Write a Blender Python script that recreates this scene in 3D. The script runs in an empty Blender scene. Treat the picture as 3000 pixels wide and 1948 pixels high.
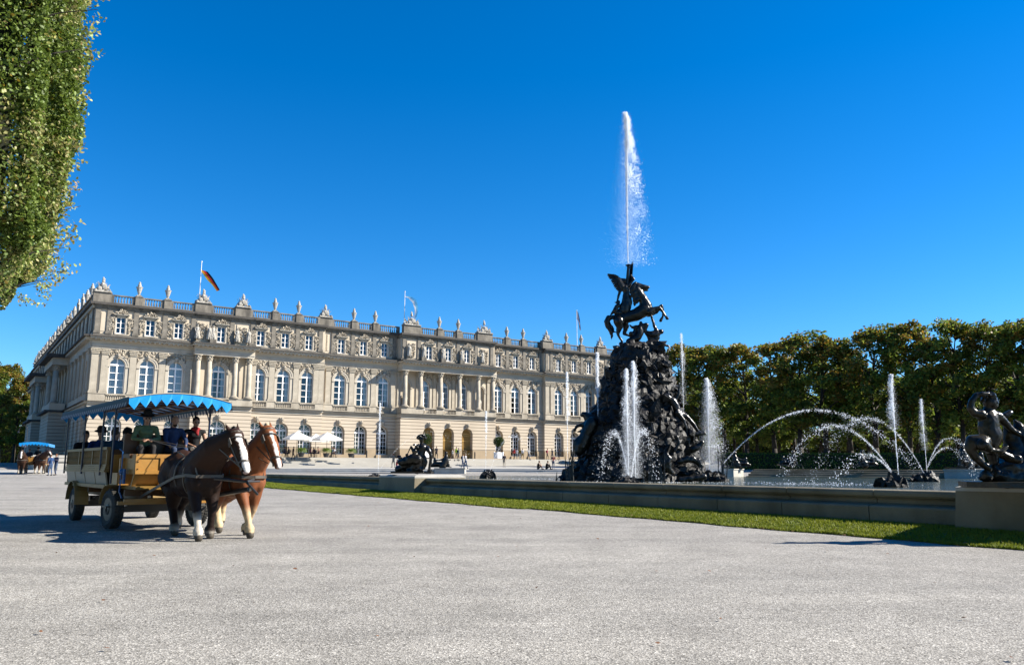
import bpy, bmesh, math, random
import numpy as np
from math import sin, cos, pi, radians, atan, sqrt
from mathutils import Vector, Matrix, noise
random.seed(7)
SC = bpy.context.scene
COL = SC.collection
# ---------------------------------------------------------------- camera
FPX = 2372.0
EYE = 1.3
PITCH = atan((1368.3-974)/FPX)
ROLL = atan(.0021)
cam_d = bpy.data.cameras.new("camera"); cam = bpy.data.objects.new("camera", cam_d); COL.objects.link(cam)
cam_d.sensor_width = 36; cam_d.lens = FPX/3000*36; cam_d.clip_start = .1; cam_d.clip_end = 6000
cam.matrix_world = Matrix.Translation((0,0,EYE)) @ Matrix.Rotation(pi/2+PITCH,4,'X') @ Matrix.Rotation(ROLL,4,'Z')
SC.camera = cam
# ---------------------------------------------------------------- sky and sun
SUN_EL = radians(34); SUN_AZ = radians(3)      # azimuth counted from +X towards +Y
w = bpy.data.worlds.new("World"); SC.world = w; w.use_nodes = True
nt = w.node_tree; nt.nodes.clear()
sky = nt.nodes.new('ShaderNodeTexSky'); sky.sky_type = 'NISHITA'; sky.sun_disc = False
sky.sun_elevation = SUN_EL; sky.sun_rotation = pi/2 - SUN_AZ
sky.altitude = 500; sky.air_density = 1.0; sky.dust_density = .05; sky.ozone_density = 3.0
hs = nt.nodes.new('ShaderNodeHueSaturation'); hs.inputs['Saturation'].default_value = 1.43; hs.inputs['Hue'].default_value=.492
bg = nt.nodes.new('ShaderNodeBackground'); bg.inputs[1].default_value = .05
wo = nt.nodes.new('ShaderNodeOutputWorld')
nt.links.new(sky.outputs[0], hs.inputs['Color']); tint = nt.nodes.new('ShaderNodeMix'); tint.data_type='RGBA'; tint.blend_type='MULTIPLY'; tint.inputs[0].default_value=1; tint.inputs[7].default_value=(.84,1.10,1.42,1)
nt.links.new(hs.outputs[0], tint.inputs[6]); nt.links.new(tint.outputs[2], bg.inputs[0]); nt.links.new(bg.outputs[0], wo.inputs[0])
sl = bpy.data.lights.new("sun", 'SUN'); sl.energy = 5.0; sl.angle = radians(.5); sl.color = (1,.93,.81)
so = bpy.data.objects.new("sun", sl); COL.objects.link(so)
sdir = Vector((cos(SUN_EL)*cos(SUN_AZ), cos(SUN_EL)*sin(SUN_AZ), sin(SUN_EL)))
so.rotation_euler = sdir.to_track_quat('Z','Y').to_euler(); so.location = (40,0,60)
SC.view_settings.view_transform = 'Standard'; SC.view_settings.look = 'None'
SC.view_settings.exposure = 1.42; SC.view_settings.gamma = 1
SC.cycles.max_bounces = 6; SC.cycles.transparent_max_bounces = 12

# ---------------------------------------------------------------- helpers
CAMM = cam.matrix_world.copy()
def P(u, v, Y):
    """world point seen at photo pixel (u,v) at distance Y"""
    d = CAMM.to_3x3() @ Vector(((u-1500)/FPX, -(v-974)/FPX, -1))
    return Vector((0,0,EYE)) + d*(Y/d.y)
def smooth(a,b,x):
    t=max(0,min(1,(x-a)/(b-a))); return t*t*(3-2*t)
def gz(x, y):
    z = 0.0
    if y > 15: z = .0075*(y-15)
    if y > 45: z += .009*(y-45)
    return z
def M(name, col, rough=.7, metal=0, nscale=0, namt=0, col2=None, bump=0, bscale=None, spec=.5, detail=4, coords='Object', dirt=None, trans=0, attr=None, sheen=0):
    if not attr:
        col=tuple(c*.54 for c in col); col2=tuple(c*.54 for c in col2) if col2 else None
        if dirt: dirt=(dirt[0],tuple(c*.50 for c in dirt[1]),*dirt[2:])
    m = bpy.data.materials.new(name); m.use_nodes = True
    t = m.node_tree; b = t.nodes['Principled BSDF']
    b.inputs['Base Color'].default_value = (*col,1); b.inputs['Roughness'].default_value = rough
    b.inputs['Metallic'].default_value = metal; b.inputs['Specular IOR Level'].default_value = spec
    L = t.links.new
    tc = t.nodes.new('ShaderNodeTexCoord')
    src = tc.outputs[coords]
    if coords == 'World':
        pass
    base = None
    if attr:
        a = t.nodes.new('ShaderNodeAttribute'); a.attribute_name = attr; sc_=t.nodes.new('ShaderNodeVectorMath'); sc_.operation='SCALE'; sc_.inputs[3].default_value=.68; L(a.outputs['Color'],sc_.inputs[0]); base = sc_.outputs[0]
    if nscale:
        n = t.nodes.new('ShaderNodeTexNoise'); n.inputs['Scale'].default_value = nscale; n.inputs['Detail'].default_value = detail
        n.inputs['Roughness'].default_value=.6
        L(src, n.inputs['Vector'])
        r = t.nodes.new('ShaderNodeValToRGB'); r.color_ramp.elements[0].position=.35; r.color_ramp.elements[1].position=.65
        L(n.outputs['Fac'], r.inputs['Fac'])
        mx = t.nodes.new('ShaderNodeMix'); mx.data_type='RGBA'
        if col2 is None: col2 = tuple(c*(1-namt) for c in col)
        if base is None:
            mx.inputs[6].default_value = (*col,1); mx.inputs[7].default_value = (*col2,1)
        else:
            mx.blend_type='MULTIPLY'; L(base, mx.inputs[6]); mx.inputs[7].default_value=(1-namt,)*3+(1,)
        L(r.outputs[0], mx.inputs[0]); base = mx.outputs[2]
    if dirt:   # (scale, colour, amount) broad stains
        n2 = t.nodes.new('ShaderNodeTexNoise'); n2.inputs['Scale'].default_value = dirt[0]; n2.inputs['Detail'].default_value=6
        mp = t.nodes.new('ShaderNodeMapping'); mp.inputs['Scale'].default_value=(1,1,.35) if len(dirt)<4 else dirt[3]
        L(src, mp.inputs[0]); L(mp.outputs[0], n2.inputs['Vector'])
        r2 = t.nodes.new('ShaderNodeValToRGB'); r2.color_ramp.elements[0].position=.45; r2.color_ramp.elements[1].position=.7
        r2.color_ramp.elements[1].color=(dirt[2],)*3+(1,)
        L(n2.outputs['Fac'], r2.inputs['Fac'])
        m2 = t.nodes.new('ShaderNodeMix'); m2.data_type='RGBA'
        if base is None: m2.inputs[6].default_value=(*col,1)
        else: L(base, m2.inputs[6])
        m2.inputs[7].default_value=(*dirt[1],1); L(r2.outputs[0], m2.inputs[0]); base = m2.outputs[2]
    if base is not None: L(base, b.inputs['Base Color'])
    if bump:
        n3 = t.nodes.new('ShaderNodeTexNoise'); n3.inputs['Scale'].default_value = bscale or nscale or 5; n3.inputs['Detail'].default_value=5
        L(src, n3.inputs['Vector'])
        bp = t.nodes.new('ShaderNodeBump'); bp.inputs['Strength'].default_value=bump; bp.inputs['Distance'].default_value=.05
        L(n3.outputs['Fac'], bp.inputs['Height']); L(bp.outputs[0], b.inputs['Normal'])
    if trans:
        tr = t.nodes.new('ShaderNodeBsdfTranslucent')
        if base is not None: L(base, tr.inputs[0])
        else: tr.inputs[0].default_value=(*col,1)
        ms = t.nodes.new('ShaderNodeMixShader'); ms.inputs[0].default_value=trans
        L(b.outputs[0], ms.inputs[1]); L(tr.outputs[0], ms.inputs[2]); L(ms.outputs[0], t.nodes['Material Output'].inputs[0])
    return m
def tag(o, label=None, cat=None, group=None, kind=None):
    if label: o['label']=label
    if cat: o['category']=cat
    if group: o['group']=group
    if kind: o['kind']=kind
    return o
def empty(name, loc=(0,0,0), rz=0, label=None, cat=None, group=None):
    o = bpy.data.objects.new(name, None); COL.objects.link(o); o.location=loc; o.rotation_euler=(0,0,rz); o.empty_display_size=.2
    return tag(o,label,cat,group)
def link(name, me, parent=None, loc=None, rz=None):
    o = bpy.data.objects.new(name, me); COL.objects.link(o)
    if parent: o.parent = parent
    if loc is not None: o.location = loc
    if rz is not None: o.rotation_euler=(0,0,rz)
    return o
def copy_tree(o, parent=None):
    c = o.copy(); COL.objects.link(c); c.parent = parent
    for ch in list(o.children): copy_tree(ch, c)
    return c
class MB:
    """collects shapes into one mesh"""
    def __init__(s): s.v=[]; s.f=[]; s.c=[]
    def add(s, vs, fs, col=None):
        n=len(s.v); s.v += [tuple(v) for v in vs]; s.f += [tuple(i+n for i in f) for f in fs]
        s.c += [col]*len(fs); return s
    def box(s, x0,x1,y0,y1,z0,z1, col=None):
        vs=[(x,y,z) for z in (z0,z1) for y in (y0,y1) for x in (x0,x1)]
        return s.add(vs,[(0,2,3,1),(4,5,7,6),(0,1,5,4),(2,6,7,3),(0,4,6,2),(1,3,7,5)],col)
    def obox(s, c, ax, ay, az, col=None):
        c=Vector(c); ax=Vector(ax); ay=Vector(ay); az=Vector(az)
        vs=[c+ax*i+ay*j+az*k for k in (-1,1) for j in (-1,1) for i in (-1,1)]
        return s.add(vs,[(0,2,3,1),(4,5,7,6),(0,1,5,4),(2,6,7,3),(0,4,6,2),(1,3,7,5)],col)
    def tube(s, p0, p1, r0, r1=None, n=8, caps=True, col=None):
        p0=Vector(p0); p1=Vector(p1); r1=r0 if r1 is None else r1
        d=(p1-p0); 
        if d.length<1e-6: return s
        q=d.to_track_quat('Z','Y'); vs=[]
        for p,r in ((p0,r0),(p1,r1)):
            for i in range(n):
                a=2*pi*i/n; vs.append(p+q@Vector((r*cos(a),r*sin(a),0)))
        fs=[(i,(i+1)%n,n+(i+1)%n,n+i) for i in range(n)]
        if caps: fs += [tuple(range(n-1,-1,-1)), tuple(range(n,2*n))]
        return s.add(vs,fs,col)
    def path(s, pts, r, n=6, col=None):
        rs = r if isinstance(r,(list,tuple)) else [r]*len(pts)
        for a,b,ra,rb in zip(pts[:-1],pts[1:],rs[:-1],rs[1:]): s.tube(a,b,ra,rb,n,True,col)
        return s
    def lathe(s, prof, c=(0,0,0), n=12, col=None, axis='Z'):
        vs=[]; 
        for r,z in prof:
            for i in range(n):
                a=2*pi*i/n
                if axis=='Z': vs.append((c[0]+r*cos(a),c[1]+r*sin(a),c[2]+z))
                elif axis=='Y': vs.append((c[0]+r*cos(a),c[1]+z,c[2]+r*sin(a)))
                else: vs.append((c[0]+z,c[1]+r*cos(a),c[2]+r*sin(a)))
        fs=[]
        for k in range(len(prof)-1):
            for i in range(n): fs.append((k*n+i,k*n+(i+1)%n,(k+1)*n+(i+1)%n,(k+1)*n+i))
        fs.append(tuple(range(n-1,-1,-1))); fs.append(tuple((len(prof)-1)*n+i for i in range(n)))
        return s.add(vs,fs,col)
    def ball(s, c, r, sub=1, rot=None, jit=0, col=None, seed=0):
        vs,fs = ICO[sub]; c=Vector(c)
        if not isinstance(r,(tuple,list,Vector)): r=(r,r,r)
        out=[]
        for v in vs:
            k=1.0
            if jit: k += jit*(noise.noise(v*1.7+Vector((seed*3.1,seed*7.7,seed)))*1.2+noise.noise(v*4+Vector((seed,0,seed*2)))*.6)
            q=Vector((v.x*r[0]*k,v.y*r[1]*k,v.z*r[2]*k))
            if rot is not None: q = rot@q
            out.append(c+q)
        return s.add(out,fs,col)
    def prism(s, poly, axis, a0, a1, col=None):
        """poly: list of 2D points; axis 'x': (y,z) swept in x; 'y': (x,z); 'z': (x,y)"""
        n=len(poly); vs=[]
        for a in (a0,a1):
            for p,q in poly:
                vs.append((a,p,q) if axis=='x' else (p,a,q) if axis=='y' else (p,q,a))
        fs=[(i,(i+1)%n,n+(i+1)%n,n+i) for i in range(n)]+[tuple(range(n-1,-1,-1)),tuple(range(n,2*n))]
        return s.add(vs,fs,col)
    def mesh(s, name, mat, smooth_=False):
        me=bpy.data.meshes.new(name); me.from_pydata(s.v,[],s.f)
        mats = mat if isinstance(mat,list) else [mat]
        for m in mats: me.materials.append(m)
        if any(isinstance(c,int) for c in s.c): me.polygons.foreach_set('material_index',[c or 0 for c in s.c])
        elif any(c is not None for c in s.c):
            at=me.color_attributes.new('col','FLOAT_COLOR','CORNER'); arr=[]
            for f,c in zip(s.f,s.c): arr += list((*(c or (1,1,1)),1))*len(f)
            at.data.foreach_set('color',arr)
        if smooth_: me.polygons.foreach_set('use_smooth',[True]*len(me.polygons))
        me.update(); return me
    def build(s, name, mat, parent=None, loc=None, rz=None, smooth_=False):
        return link(name, s.mesh(name,mat,smooth_), parent, loc, rz)
def _ico(sub):
    bm=bmesh.new(); bmesh.ops.create_icosphere(bm,subdivisions=sub,radius=1)
    vs=[v.co.copy() for v in bm.verts]; fs=[tuple(v.index for v in f.verts) for f in bm.faces]; bm.free(); return vs,fs
ICO={1:_ico(1),2:_ico(2),3:_ico(3)}
def fixn(me):
    bm=bmesh.new(); bm.from_mesh(me); bmesh.ops.recalc_face_normals(bm,faces=bm.faces); bm.to_mesh(me); bm.free()
def blob(prims, voxel, name, mat, smooth_it=2, colfn=None, noise_amt=0, noise_scale=3, xf=None):
    """one continuous skin grown round capsules ('c',p0,p1,r0,r1) and ellipsoids ('e',c,(rx,ry,rz)[,rot])"""
    b=MB()
    for p in prims:
        if p[0]=='c':
            _,p0,p1,r0,r1=p; p0=Vector(p0); p1=Vector(p1)
            b.tube(p0,p1,r0,r1,12); b.ball(p0,r0*1.0,2); b.ball(p1,r1*1.0,2)
        else:
            b.ball(p[1],p[2],2,rot=p[3] if len(p)>3 else None)
    me=b.mesh(name,mat); o=bpy.data.objects.new('tmp',me); COL.objects.link(o)
    m=o.modifiers.new('r','REMESH'); m.mode='VOXEL'; m.voxel_size=voxel; m.use_smooth_shade=True
    if smooth_it:
        s=o.modifiers.new('s','SMOOTH'); s.factor=.5; s.iterations=smooth_it
    dg=bpy.context.evaluated_depsgraph_get(); ev=o.evaluated_get(dg)
    me2=bpy.data.meshes.new_from_object(ev); me2.name=name
    bpy.data.objects.remove(o); bpy.data.meshes.remove(me)
    me2.materials.clear(); me2.materials.append(mat)
    if noise_amt:
        for v in me2.vertices:
            v.co += v.normal*noise_amt*noise.fractal(v.co*noise_scale,1,2,3)
    if colfn:
        at=me2.color_attributes.new('col','FLOAT_COLOR','POINT'); arr=[]
        for v in me2.vertices: arr += list((*colfn(v.co,v.normal),1))
        at.data.foreach_set('color',arr)
    if xf is not None: me2.transform(xf)
    me2.polygons.foreach_set('use_smooth',[True]*len(me2.polygons))
    return me2
def rib(pts): return pts
def ribbon(mb, pts, w, up=(0,0,1), th=.006, col=None):
    """flat strap along a path"""
    for a,b in zip(pts[:-1],pts[1:]):
        a=Vector(a); b=Vector(b); d=(b-a); l=d.length
        if l<1e-5: continue
        d/=l; side=d.cross(Vector(up)); 
        if side.length<1e-3: side=Vector((1,0,0))
        side.normalize(); nn=side.cross(d)
        mb.obox((a+b)/2, d*(l/2+w*.2), side*th, nn*w/2, col)

# ---------------------------------------------------------------- materials
m_plaster = M('plaster',(.90,.77,.59),.85,nscale=.35,namt=.12,dirt=(.45,(.62,.51,.38),.45),bump=.15,bscale=12)
m_stone = M('facade_stone',(.71,.63,.50),.85,nscale=1.2,namt=.22,dirt=(.8,(.38,.32,.24),.7),bump=.25,bscale=9)
m_trim = M('trim_stone',(.80,.72,.59),.8,nscale=.8,namt=.14,dirt=(.8,(.48,.40,.30),.5),bump=.15,bscale=10)
m_weather = M('weathered_stone',(.38,.34,.28),.9,nscale=1.3,namt=.4,dirt=(.8,(.09,.082,.07),.85),bump=.35,bscale=8)  # weathering, colour darkened further for facade shadow contrast
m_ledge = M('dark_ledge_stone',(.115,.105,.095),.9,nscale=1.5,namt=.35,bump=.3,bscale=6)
m_relief = M('relief_stone',(.86,.75,.59),.8,nscale=2.5,namt=.3,dirt=(2.0,(.22,.18,.13),.75),bump=.5,bscale=7)  # dark mottling colours in the shade between the carvings
m_sculp = M('sculpture_stone',(.78,.73,.64),.85,nscale=2.2,namt=.35,dirt=(2.0,(.13,.12,.10),.7),bump=.4,bscale=10)
m_white = M('white_paint',(1.4,1.38,1.35),.45)
m_gold = M('gilded_gate',(.85,.53,.16),.4,metal=.15,nscale=3,namt=.2)
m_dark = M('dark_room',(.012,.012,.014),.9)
m_curtain = M('curtain',(1.2,1.22,1.25),.9,nscale=14,namt=.15)
def mk_glass():
    m=bpy.data.materials.new('window_glass'); m.use_nodes=True; t=m.node_tree; t.nodes.remove(t.nodes['Principled BSDF'])
    g=t.nodes.new('ShaderNodeBsdfGlossy'); g.inputs['Roughness'].default_value=.03
    g.inputs['Color'].default_value=(.9,.95,1,1)
    tr=t.nodes.new('ShaderNodeBsdfTransparent'); tr.inputs[0].default_value=(.78,.84,.86,1)
    fr=t.nodes.new('ShaderNodeFresnel'); fr.inputs[0].default_value=1.6
    ad=t.nodes.new('ShaderNodeMath'); ad.operation='MULTIPLY_ADD'; ad.inputs[1].default_value=.9; ad.inputs[2].default_value=.02
    n=t.nodes.new('ShaderNodeTexNoise'); n.inputs['Scale'].default_value=1.6; bp=t.nodes.new('ShaderNodeBump'); bp.inputs['Strength'].default_value=.04
    tc=t.nodes.new('ShaderNodeTexCoord'); t.links.new(tc.outputs['Object'],n.inputs['Vector']); t.links.new(n.outputs[0],bp.inputs['Height']); t.links.new(bp.outputs[0],g.inputs['Normal'])
    mx=t.nodes.new('ShaderNodeMixShader'); L=t.links.new
    L(fr.outputs[0],ad.inputs[0]); L(ad.outputs[0],mx.inputs[0]); L(tr.outputs[0],mx.inputs[1]); L(g.outputs[0],mx.inputs[2]); L(mx.outputs[0],t.nodes['Material Output'].inputs[0])
    return m
m_glass = mk_glass()
def mk_rustic():
    m=M('rusticated_plaster',(.80,.68,.53),.85,nscale=.35,namt=.08,dirt=(.22,(.56,.45,.33),.3),bump=0)
    t=m.node_tree; L=t.links.new; b=t.nodes['Principled BSDF']
    tc=[n for n in t.nodes if n.type=='TEX_COORD'][0]
    sx=t.nodes.new('ShaderNodeSeparateXYZ'); L(tc.outputs['Object'],sx.inputs[0])
    mu=t.nodes.new('ShaderNodeMath'); mu.operation='MULTIPLY'; mu.inputs[1].default_value=1/.50; L(sx.outputs['Z'],mu.inputs[0])
    fr=t.nodes.new('ShaderNodeMath'); fr.operation='FRACT'; L(mu.outputs[0],fr.inputs[0])
    r=t.nodes.new('ShaderNodeValToRGB'); e=r.color_ramp.elements; e[0].position=.0; e[0].color=(0,0,0,1); e[1].position=.05; e[1].color=(0,0,0,1)
    a=e.new(.11); a.color=(1,1,1,1); a=e.new(1.0); a.color=(1,1,1,1); L(fr.outputs[0],r.inputs[0])
    bp=t.nodes.new('ShaderNodeBump'); bp.inputs['Strength'].default_value=1; bp.inputs['Distance'].default_value=.25; L(r.outputs[0],bp.inputs['Height']); L(bp.outputs[0],b.inputs['Normal'])
    src=b.inputs['Base Color'].links[0].from_socket
    mx=t.nodes.new('ShaderNodeMix'); mx.data_type='RGBA'; mx.inputs[6].default_value=(.12,.085,.055,1); L(src,mx.inputs[7]); L(r.outputs[0],mx.inputs[0]); L(mx.outputs[2],b.inputs['Base Color'])  # joint lines darkened in colour for groove shadow and dirt
    return m
m_rustic = mk_rustic()
m_plinth = M('plinth_stone',(.56,.43,.28),.85,nscale=.8,namt=.15,dirt=(.5,(.40,.31,.2),.5))
m_terr = M('step_stone',(.64,.61,.55),.85,nscale=.6,namt=.12,dirt=(.12,(.52,.50,.45),.6,(1,1,1)),bump=.2,bscale=6)
m_basin = M('basin_stone',(.34,.285,.18),.75,nscale=1.3,namt=.2,dirt=(.9,(.15,.12,.06),.75,(1,1,.4)),bump=.25,bscale=14)  # base darkened and warmed for shade on near wall and far steps
m_basin_l = M('coping_stone',(.72,.69,.62),.7,nscale=1.3,namt=.15,dirt=(1.2,(.48,.45,.38),.5),bump=.2,bscale=14)
m_bronze = M('dark_bronze',(.009,.0085,.0075),.3,nscale=4,namt=.3,col2=(.022,.018,.011),bump=.3,bscale=9,spec=.38)
m_bronze2 = M('patinated_bronze',(.010,.009,.0075),.3,nscale=3,namt=.3,col2=(.040,.032,.015),bump=.3,bscale=9,spec=.28)
m_rock = M('wet_dark_rock',(.010,.0095,.0085),.55,nscale=5,namt=.4,col2=(.024,.021,.018),bump=1,bscale=9,spec=.33)
m_reed = M('bronze_reed',(.02,.02,.015),.5)
# ================================================================= setting: ground, grass, terrace steps
TH = radians(34.4)
S_ = Vector((cos(TH), sin(TH), 0)); N_ = Vector((sin(TH), -cos(TH), 0)); W_ = Vector((-sin(TH), cos(TH), 0)); I_ = S_.copy()
PED0 = Vector((8.43,15.66,0))          # corner the basin frame is counted from
def BA(perp, along, z=0): return PED0 + I_*perp + W_*along + Vector((0,0,z))
def to_ba(x,y):
    d=Vector((x,y,0))-PED0; return d.dot(I_), d.dot(W_)
C0 = Vector((-52.46,100,0))           # palace corner
def mk_gravel():
    m=bpy.data.materials.new('pale_gravel'); m.use_nodes=True; t=m.node_tree; b=t.nodes['Principled BSDF']; L=t.links.new
    tc=t.nodes.new('ShaderNodeTexCoord'); b.inputs['Roughness'].default_value=.95; b.inputs['Specular IOR Level'].default_value=.15
    def N(s,d=4,r=.6):
        n=t.nodes.new('ShaderNodeTexNoise'); n.inputs['Scale'].default_value=s; n.inputs['Detail'].default_value=d; n.inputs['Roughness'].default_value=r; L(tc.outputs['Object'],n.inputs['Vector']); return n
    big=N(.12,5); mid=N(1.1,5)
    vo=t.nodes.new('ShaderNodeTexVoronoi'); vo.inputs['Scale'].default_value=75; L(tc.outputs['Object'],vo.inputs['Vector'])
    vb=t.nodes.new('ShaderNodeTexVoronoi'); vb.inputs['Scale'].default_value=38; L(tc.outputs['Object'],vb.inputs['Vector'])
    r1=t.nodes.new('ShaderNodeValToRGB'); e=r1.color_ramp.elements; e[0].position=.3; e[0].color=(.228,.226,.220,1); e[1].position=.7; e[1].color=(.288,.286,.276,1); L(big.outputs[0],r1.inputs[0])
    sp=t.nodes.new('ShaderNodeSeparateColor'); L(vo.outputs['Color'],sp.inputs[0])
    r2=t.nodes.new('ShaderNodeValToRGB'); e=r2.color_ramp.elements; e[0].position=0; e[0].color=(.25,.245,.24,1); e[1].position=1; e[1].color=(1.8,1.78,1.75,1)
    a=e.new(.14); a.color=(.72,.70,.68,1); a=e.new(.82); a.color=(1.14,1.12,1.1,1); L(sp.outputs[0],r2.inputs[0])
    mx=t.nodes.new('ShaderNodeMix'); mx.data_type='RGBA'; mx.blend_type='MULTIPLY'; mx.inputs[0].default_value=1; L(r1.outputs[0],mx.inputs[6]); L(r2.outputs[0],mx.inputs[7])
    fin=N(13,3,.8); av=t.nodes.new('ShaderNodeMath'); av.operation='ADD'; L(mid.outputs[0],av.inputs[0]); L(fin.outputs[0],av.inputs[1]); r3=t.nodes.new('ShaderNodeValToRGB'); e=r3.color_ramp.elements; e[0].position=.36; e[0].color=(.76,.76,.76,1); e[1].position=.64; e[1].color=(1.16,1.16,1.16,1); hf=t.nodes.new('ShaderNodeMath'); hf.operation='MULTIPLY'; hf.inputs[1].default_value=.5; L(av.outputs[0],hf.inputs[0]); L(hf.outputs[0],r3.inputs[0])
    m2=t.nodes.new('ShaderNodeMix'); m2.data_type='RGBA'; m2.blend_type='MULTIPLY'; m2.inputs[0].default_value=1; L(mx.outputs[2],m2.inputs[6]); L(r3.outputs[0],m2.inputs[7])
    sb=t.nodes.new('ShaderNodeSeparateColor'); L(vb.outputs['Color'],sb.inputs[0])
    r4=t.nodes.new('ShaderNodeValToRGB'); e=r4.color_ramp.elements; e[0].position=0; e[0].color=(.90,.89,.88,1); e[1].position=1; e[1].color=(1.08,1.07,1.06,1); L(sb.outputs[0],r4.inputs[0])
    m3=t.nodes.new('ShaderNodeMix'); m3.data_type='RGBA'; m3.blend_type='MULTIPLY'; m3.inputs[0].default_value=1; L(m2.outputs[2],m3.inputs[6]); L(r4.outputs[0],m3.inputs[7])
    mp=t.nodes.new('ShaderNodeMapping'); mp.inputs['Rotation'].default_value=(0,0,radians(52)); mp.inputs['Scale'].default_value=(.10,1.1,1)
    st_=t.nodes.new('ShaderNodeTexNoise'); st_.inputs['Scale'].default_value=.8; st_.inputs['Detail'].default_value=7; st_.inputs['Roughness'].default_value=.7; L(tc.outputs['Object'],mp.inputs[0]); L(mp.outputs[0],st_.inputs['Vector'])
    r5=t.nodes.new('ShaderNodeValToRGB'); e=r5.color_ramp.elements; e[0].position=.36; e[0].color=(.87,.867,.86,1); e[1].position=.60; e[1].color=(1.07,1.06,1.04,1); L(st_.outputs[0],r5.inputs[0])
    m4=t.nodes.new('ShaderNodeMix'); m4.data_type='RGBA'; m4.blend_type='MULTIPLY'; m4.inputs[0].default_value=1; L(m3.outputs[2],m4.inputs[6]); L(r5.outputs[0],m4.inputs[7])
    L(m4.outputs[2],b.inputs['Base Color'])
    bp=t.nodes.new('ShaderNodeBump'); bp.inputs['Strength'].default_value=.6; bp.inputs['Distance'].default_value=.008; L(vo.outputs['Distance'],bp.inputs['Height'])
    bp2=t.nodes.new('ShaderNodeBump'); bp2.inputs['Strength'].default_value=.35; bp2.inputs['Distance'].default_value=.04; L(mid.outputs[0],bp2.inputs['Height']); L(bp.outputs[0],bp2.inputs['Normal'])
    L(bp2.outputs[0],b.inputs['Normal']); return m
m_gravel=mk_gravel()
def sheet(name, xs, ys, zf, mat):
    vs=[(x,y,zf(x,y)) for y in ys for x in xs]; nx=len(xs)
    fs=[(j*nx+i,j*nx+i+1,(j+1)*nx+i+1,(j+1)*nx+i) for j in range(len(ys)-1) for i in range(nx-1)]
    me=bpy.data.meshes.new(name); me.from_pydata(vs,[],fs); me.materials.append(mat)
    me.polygons.foreach_set('use_smooth',[True]*len(fs)); return link(name,me)
xs=[-3000,-1200,-500,-200]+[x for x in range(-120,121,6)]+[200,500,1200,3000]
ys=[-300,-60,-20,0,5,10,15,20,25,30,35,40,45,50,55,60,70,80,90,100,110,120,130,140,160,200,300,600,1500,4000]
def gfar(x,y): return gz(x,min(y,150))
# the ground is left open where the basin stands
o=sheet('ground',xs,ys,lambda x,y:gfar(x,y)-.004,m_gravel); tag(o,kind='structure')
# ---- grass bank between gravel and basin wall
def mk_grassmat():
    return M('grass_blades',(.36,.40,.04),.6,nscale=1.4,namt=.3,col2=(.25,.32,.03),trans=.35,spec=.25)
m_grass=mk_grassmat(); m_turf=M('turf_soil',(.20,.24,.03),.9,nscale=6,namt=.4,col2=(.12,.16,.02))
def bank(perp,al=0): return .012+(.165-.08*max(0,min(1,al/22)))*smooth(-1.45,-.15,perp)**.8
def edge(al): return -1.38-.02*al*(al>12)+.02*(al-12)*(0<al<12)*0+.06*sin(al*1.3)+.04*sin(al*3.7+1)
mb=MB(); na=160; npp=10; a0,a1=-22,48
for i in range(na+1):
    al=a0+(a1-a0)*i/na
    for j in range(npp+1):
        pe=edge(al)+(.6-edge(al))*j/npp; p=BA(pe,al); mb.v.append((p.x,p.y,gz(p.x,p.y)+(bank(pe,al) if j else .0)))
mb.f=[(i*(npp+1)+j,(i+1)*(npp+1)+j,(i+1)*(npp+1)+j+1,i*(npp+1)+j+1) for i in range(na) for j in range(npp)]
mb.c=[None]*len(mb.f)
o=mb.build('grass_bank',m_turf,smooth_=True); fixn(o.data); tag(o,kind='structure'); o.name='grass_verge'
rnd=random.Random(3)
mb=MB()
for k in range(120000):
    al=-7+(50)*rnd.random()**1.7 if rnd.random()<.8 else rnd.uniform(-9,46)
    pe=edge(al)-.03+(1.9)*rnd.random() if rnd.random()<.9 else edge(al)+abs(rnd.gauss(0,.06))-.05
    if pe>.28: continue
    p=BA(pe,al); z=gz(p.x,p.y)+bank(pe,al)
    dist=p.length; h=rnd.uniform(.02,.05)*(1+.01*dist); wd=.005+.0006*dist
    a=rnd.uniform(0,pi); dx,dy=cos(a)*wd,sin(a)*wd; tx,ty=rnd.gauss(0,.02),rnd.gauss(0,.02)
    mb.v += [(p.x-dx,p.y-dy,z-.01),(p.x+dx,p.y+dy,z-.01),(p.x+tx,p.y+ty,z+h)]; n=len(mb.v)
    mb.f.append((n-3,n-2,n-1)); mb.c.append(None)
o=mb.build('grass',m_grass); tag(o,'short green grass covering the bank below the basin wall','grass',kind='stuff')
# fallen leaves along the verge and on the gravel
m_leafd=M('fallen_leaf',(.30,.12,.04),.8,nscale=20,namt=.3,col2=(.16,.06,.02))
mb=MB(); rnd=random.Random(5)
for k in range(420):
    if k<330: al=rnd.uniform(-8,40); pe=edge(al)-.05+abs(rnd.gauss(0,.12))*(-1 if rnd.random()<.4 else 1); p=BA(pe,al); zz=gz(p.x,p.y)+ (bank(pe,al)+.03 if pe>edge(al) else .01)
    else:
        y=rnd.uniform(3.5,30); x=rnd.uniform(-.75,.6)*y; p=Vector((x,y,0)); zz=gz(x,y)+.008
        if to_ba(x,y)[0]>-1.6: continue
    r=rnd.uniform(.012,.032); a=rnd.uniform(0,6.3); q=Matrix.Rotation(a,3,'Z')@Matrix.Rotation(rnd.uniform(-.5,.5),3,'X')
    pts=[(-r,0,0),(-.3*r,-.6*r,.2*r),(.5*r,-.5*r,.1*r),(r,0,.3*r),(.4*r,.55*r,.2*r),(-.4*r,.5*r,0)]
    mb.add([q@Vector(c)+Vector((p.x,p.y,zz+.012)) for c in pts],[(0,1,2,3,4,5)])
o=mb.build('fallen_leaves',m_leafd); tag(o,'scattered small brown fallen leaves on gravel and grass edge','leaves',kind='stuff')
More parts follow.
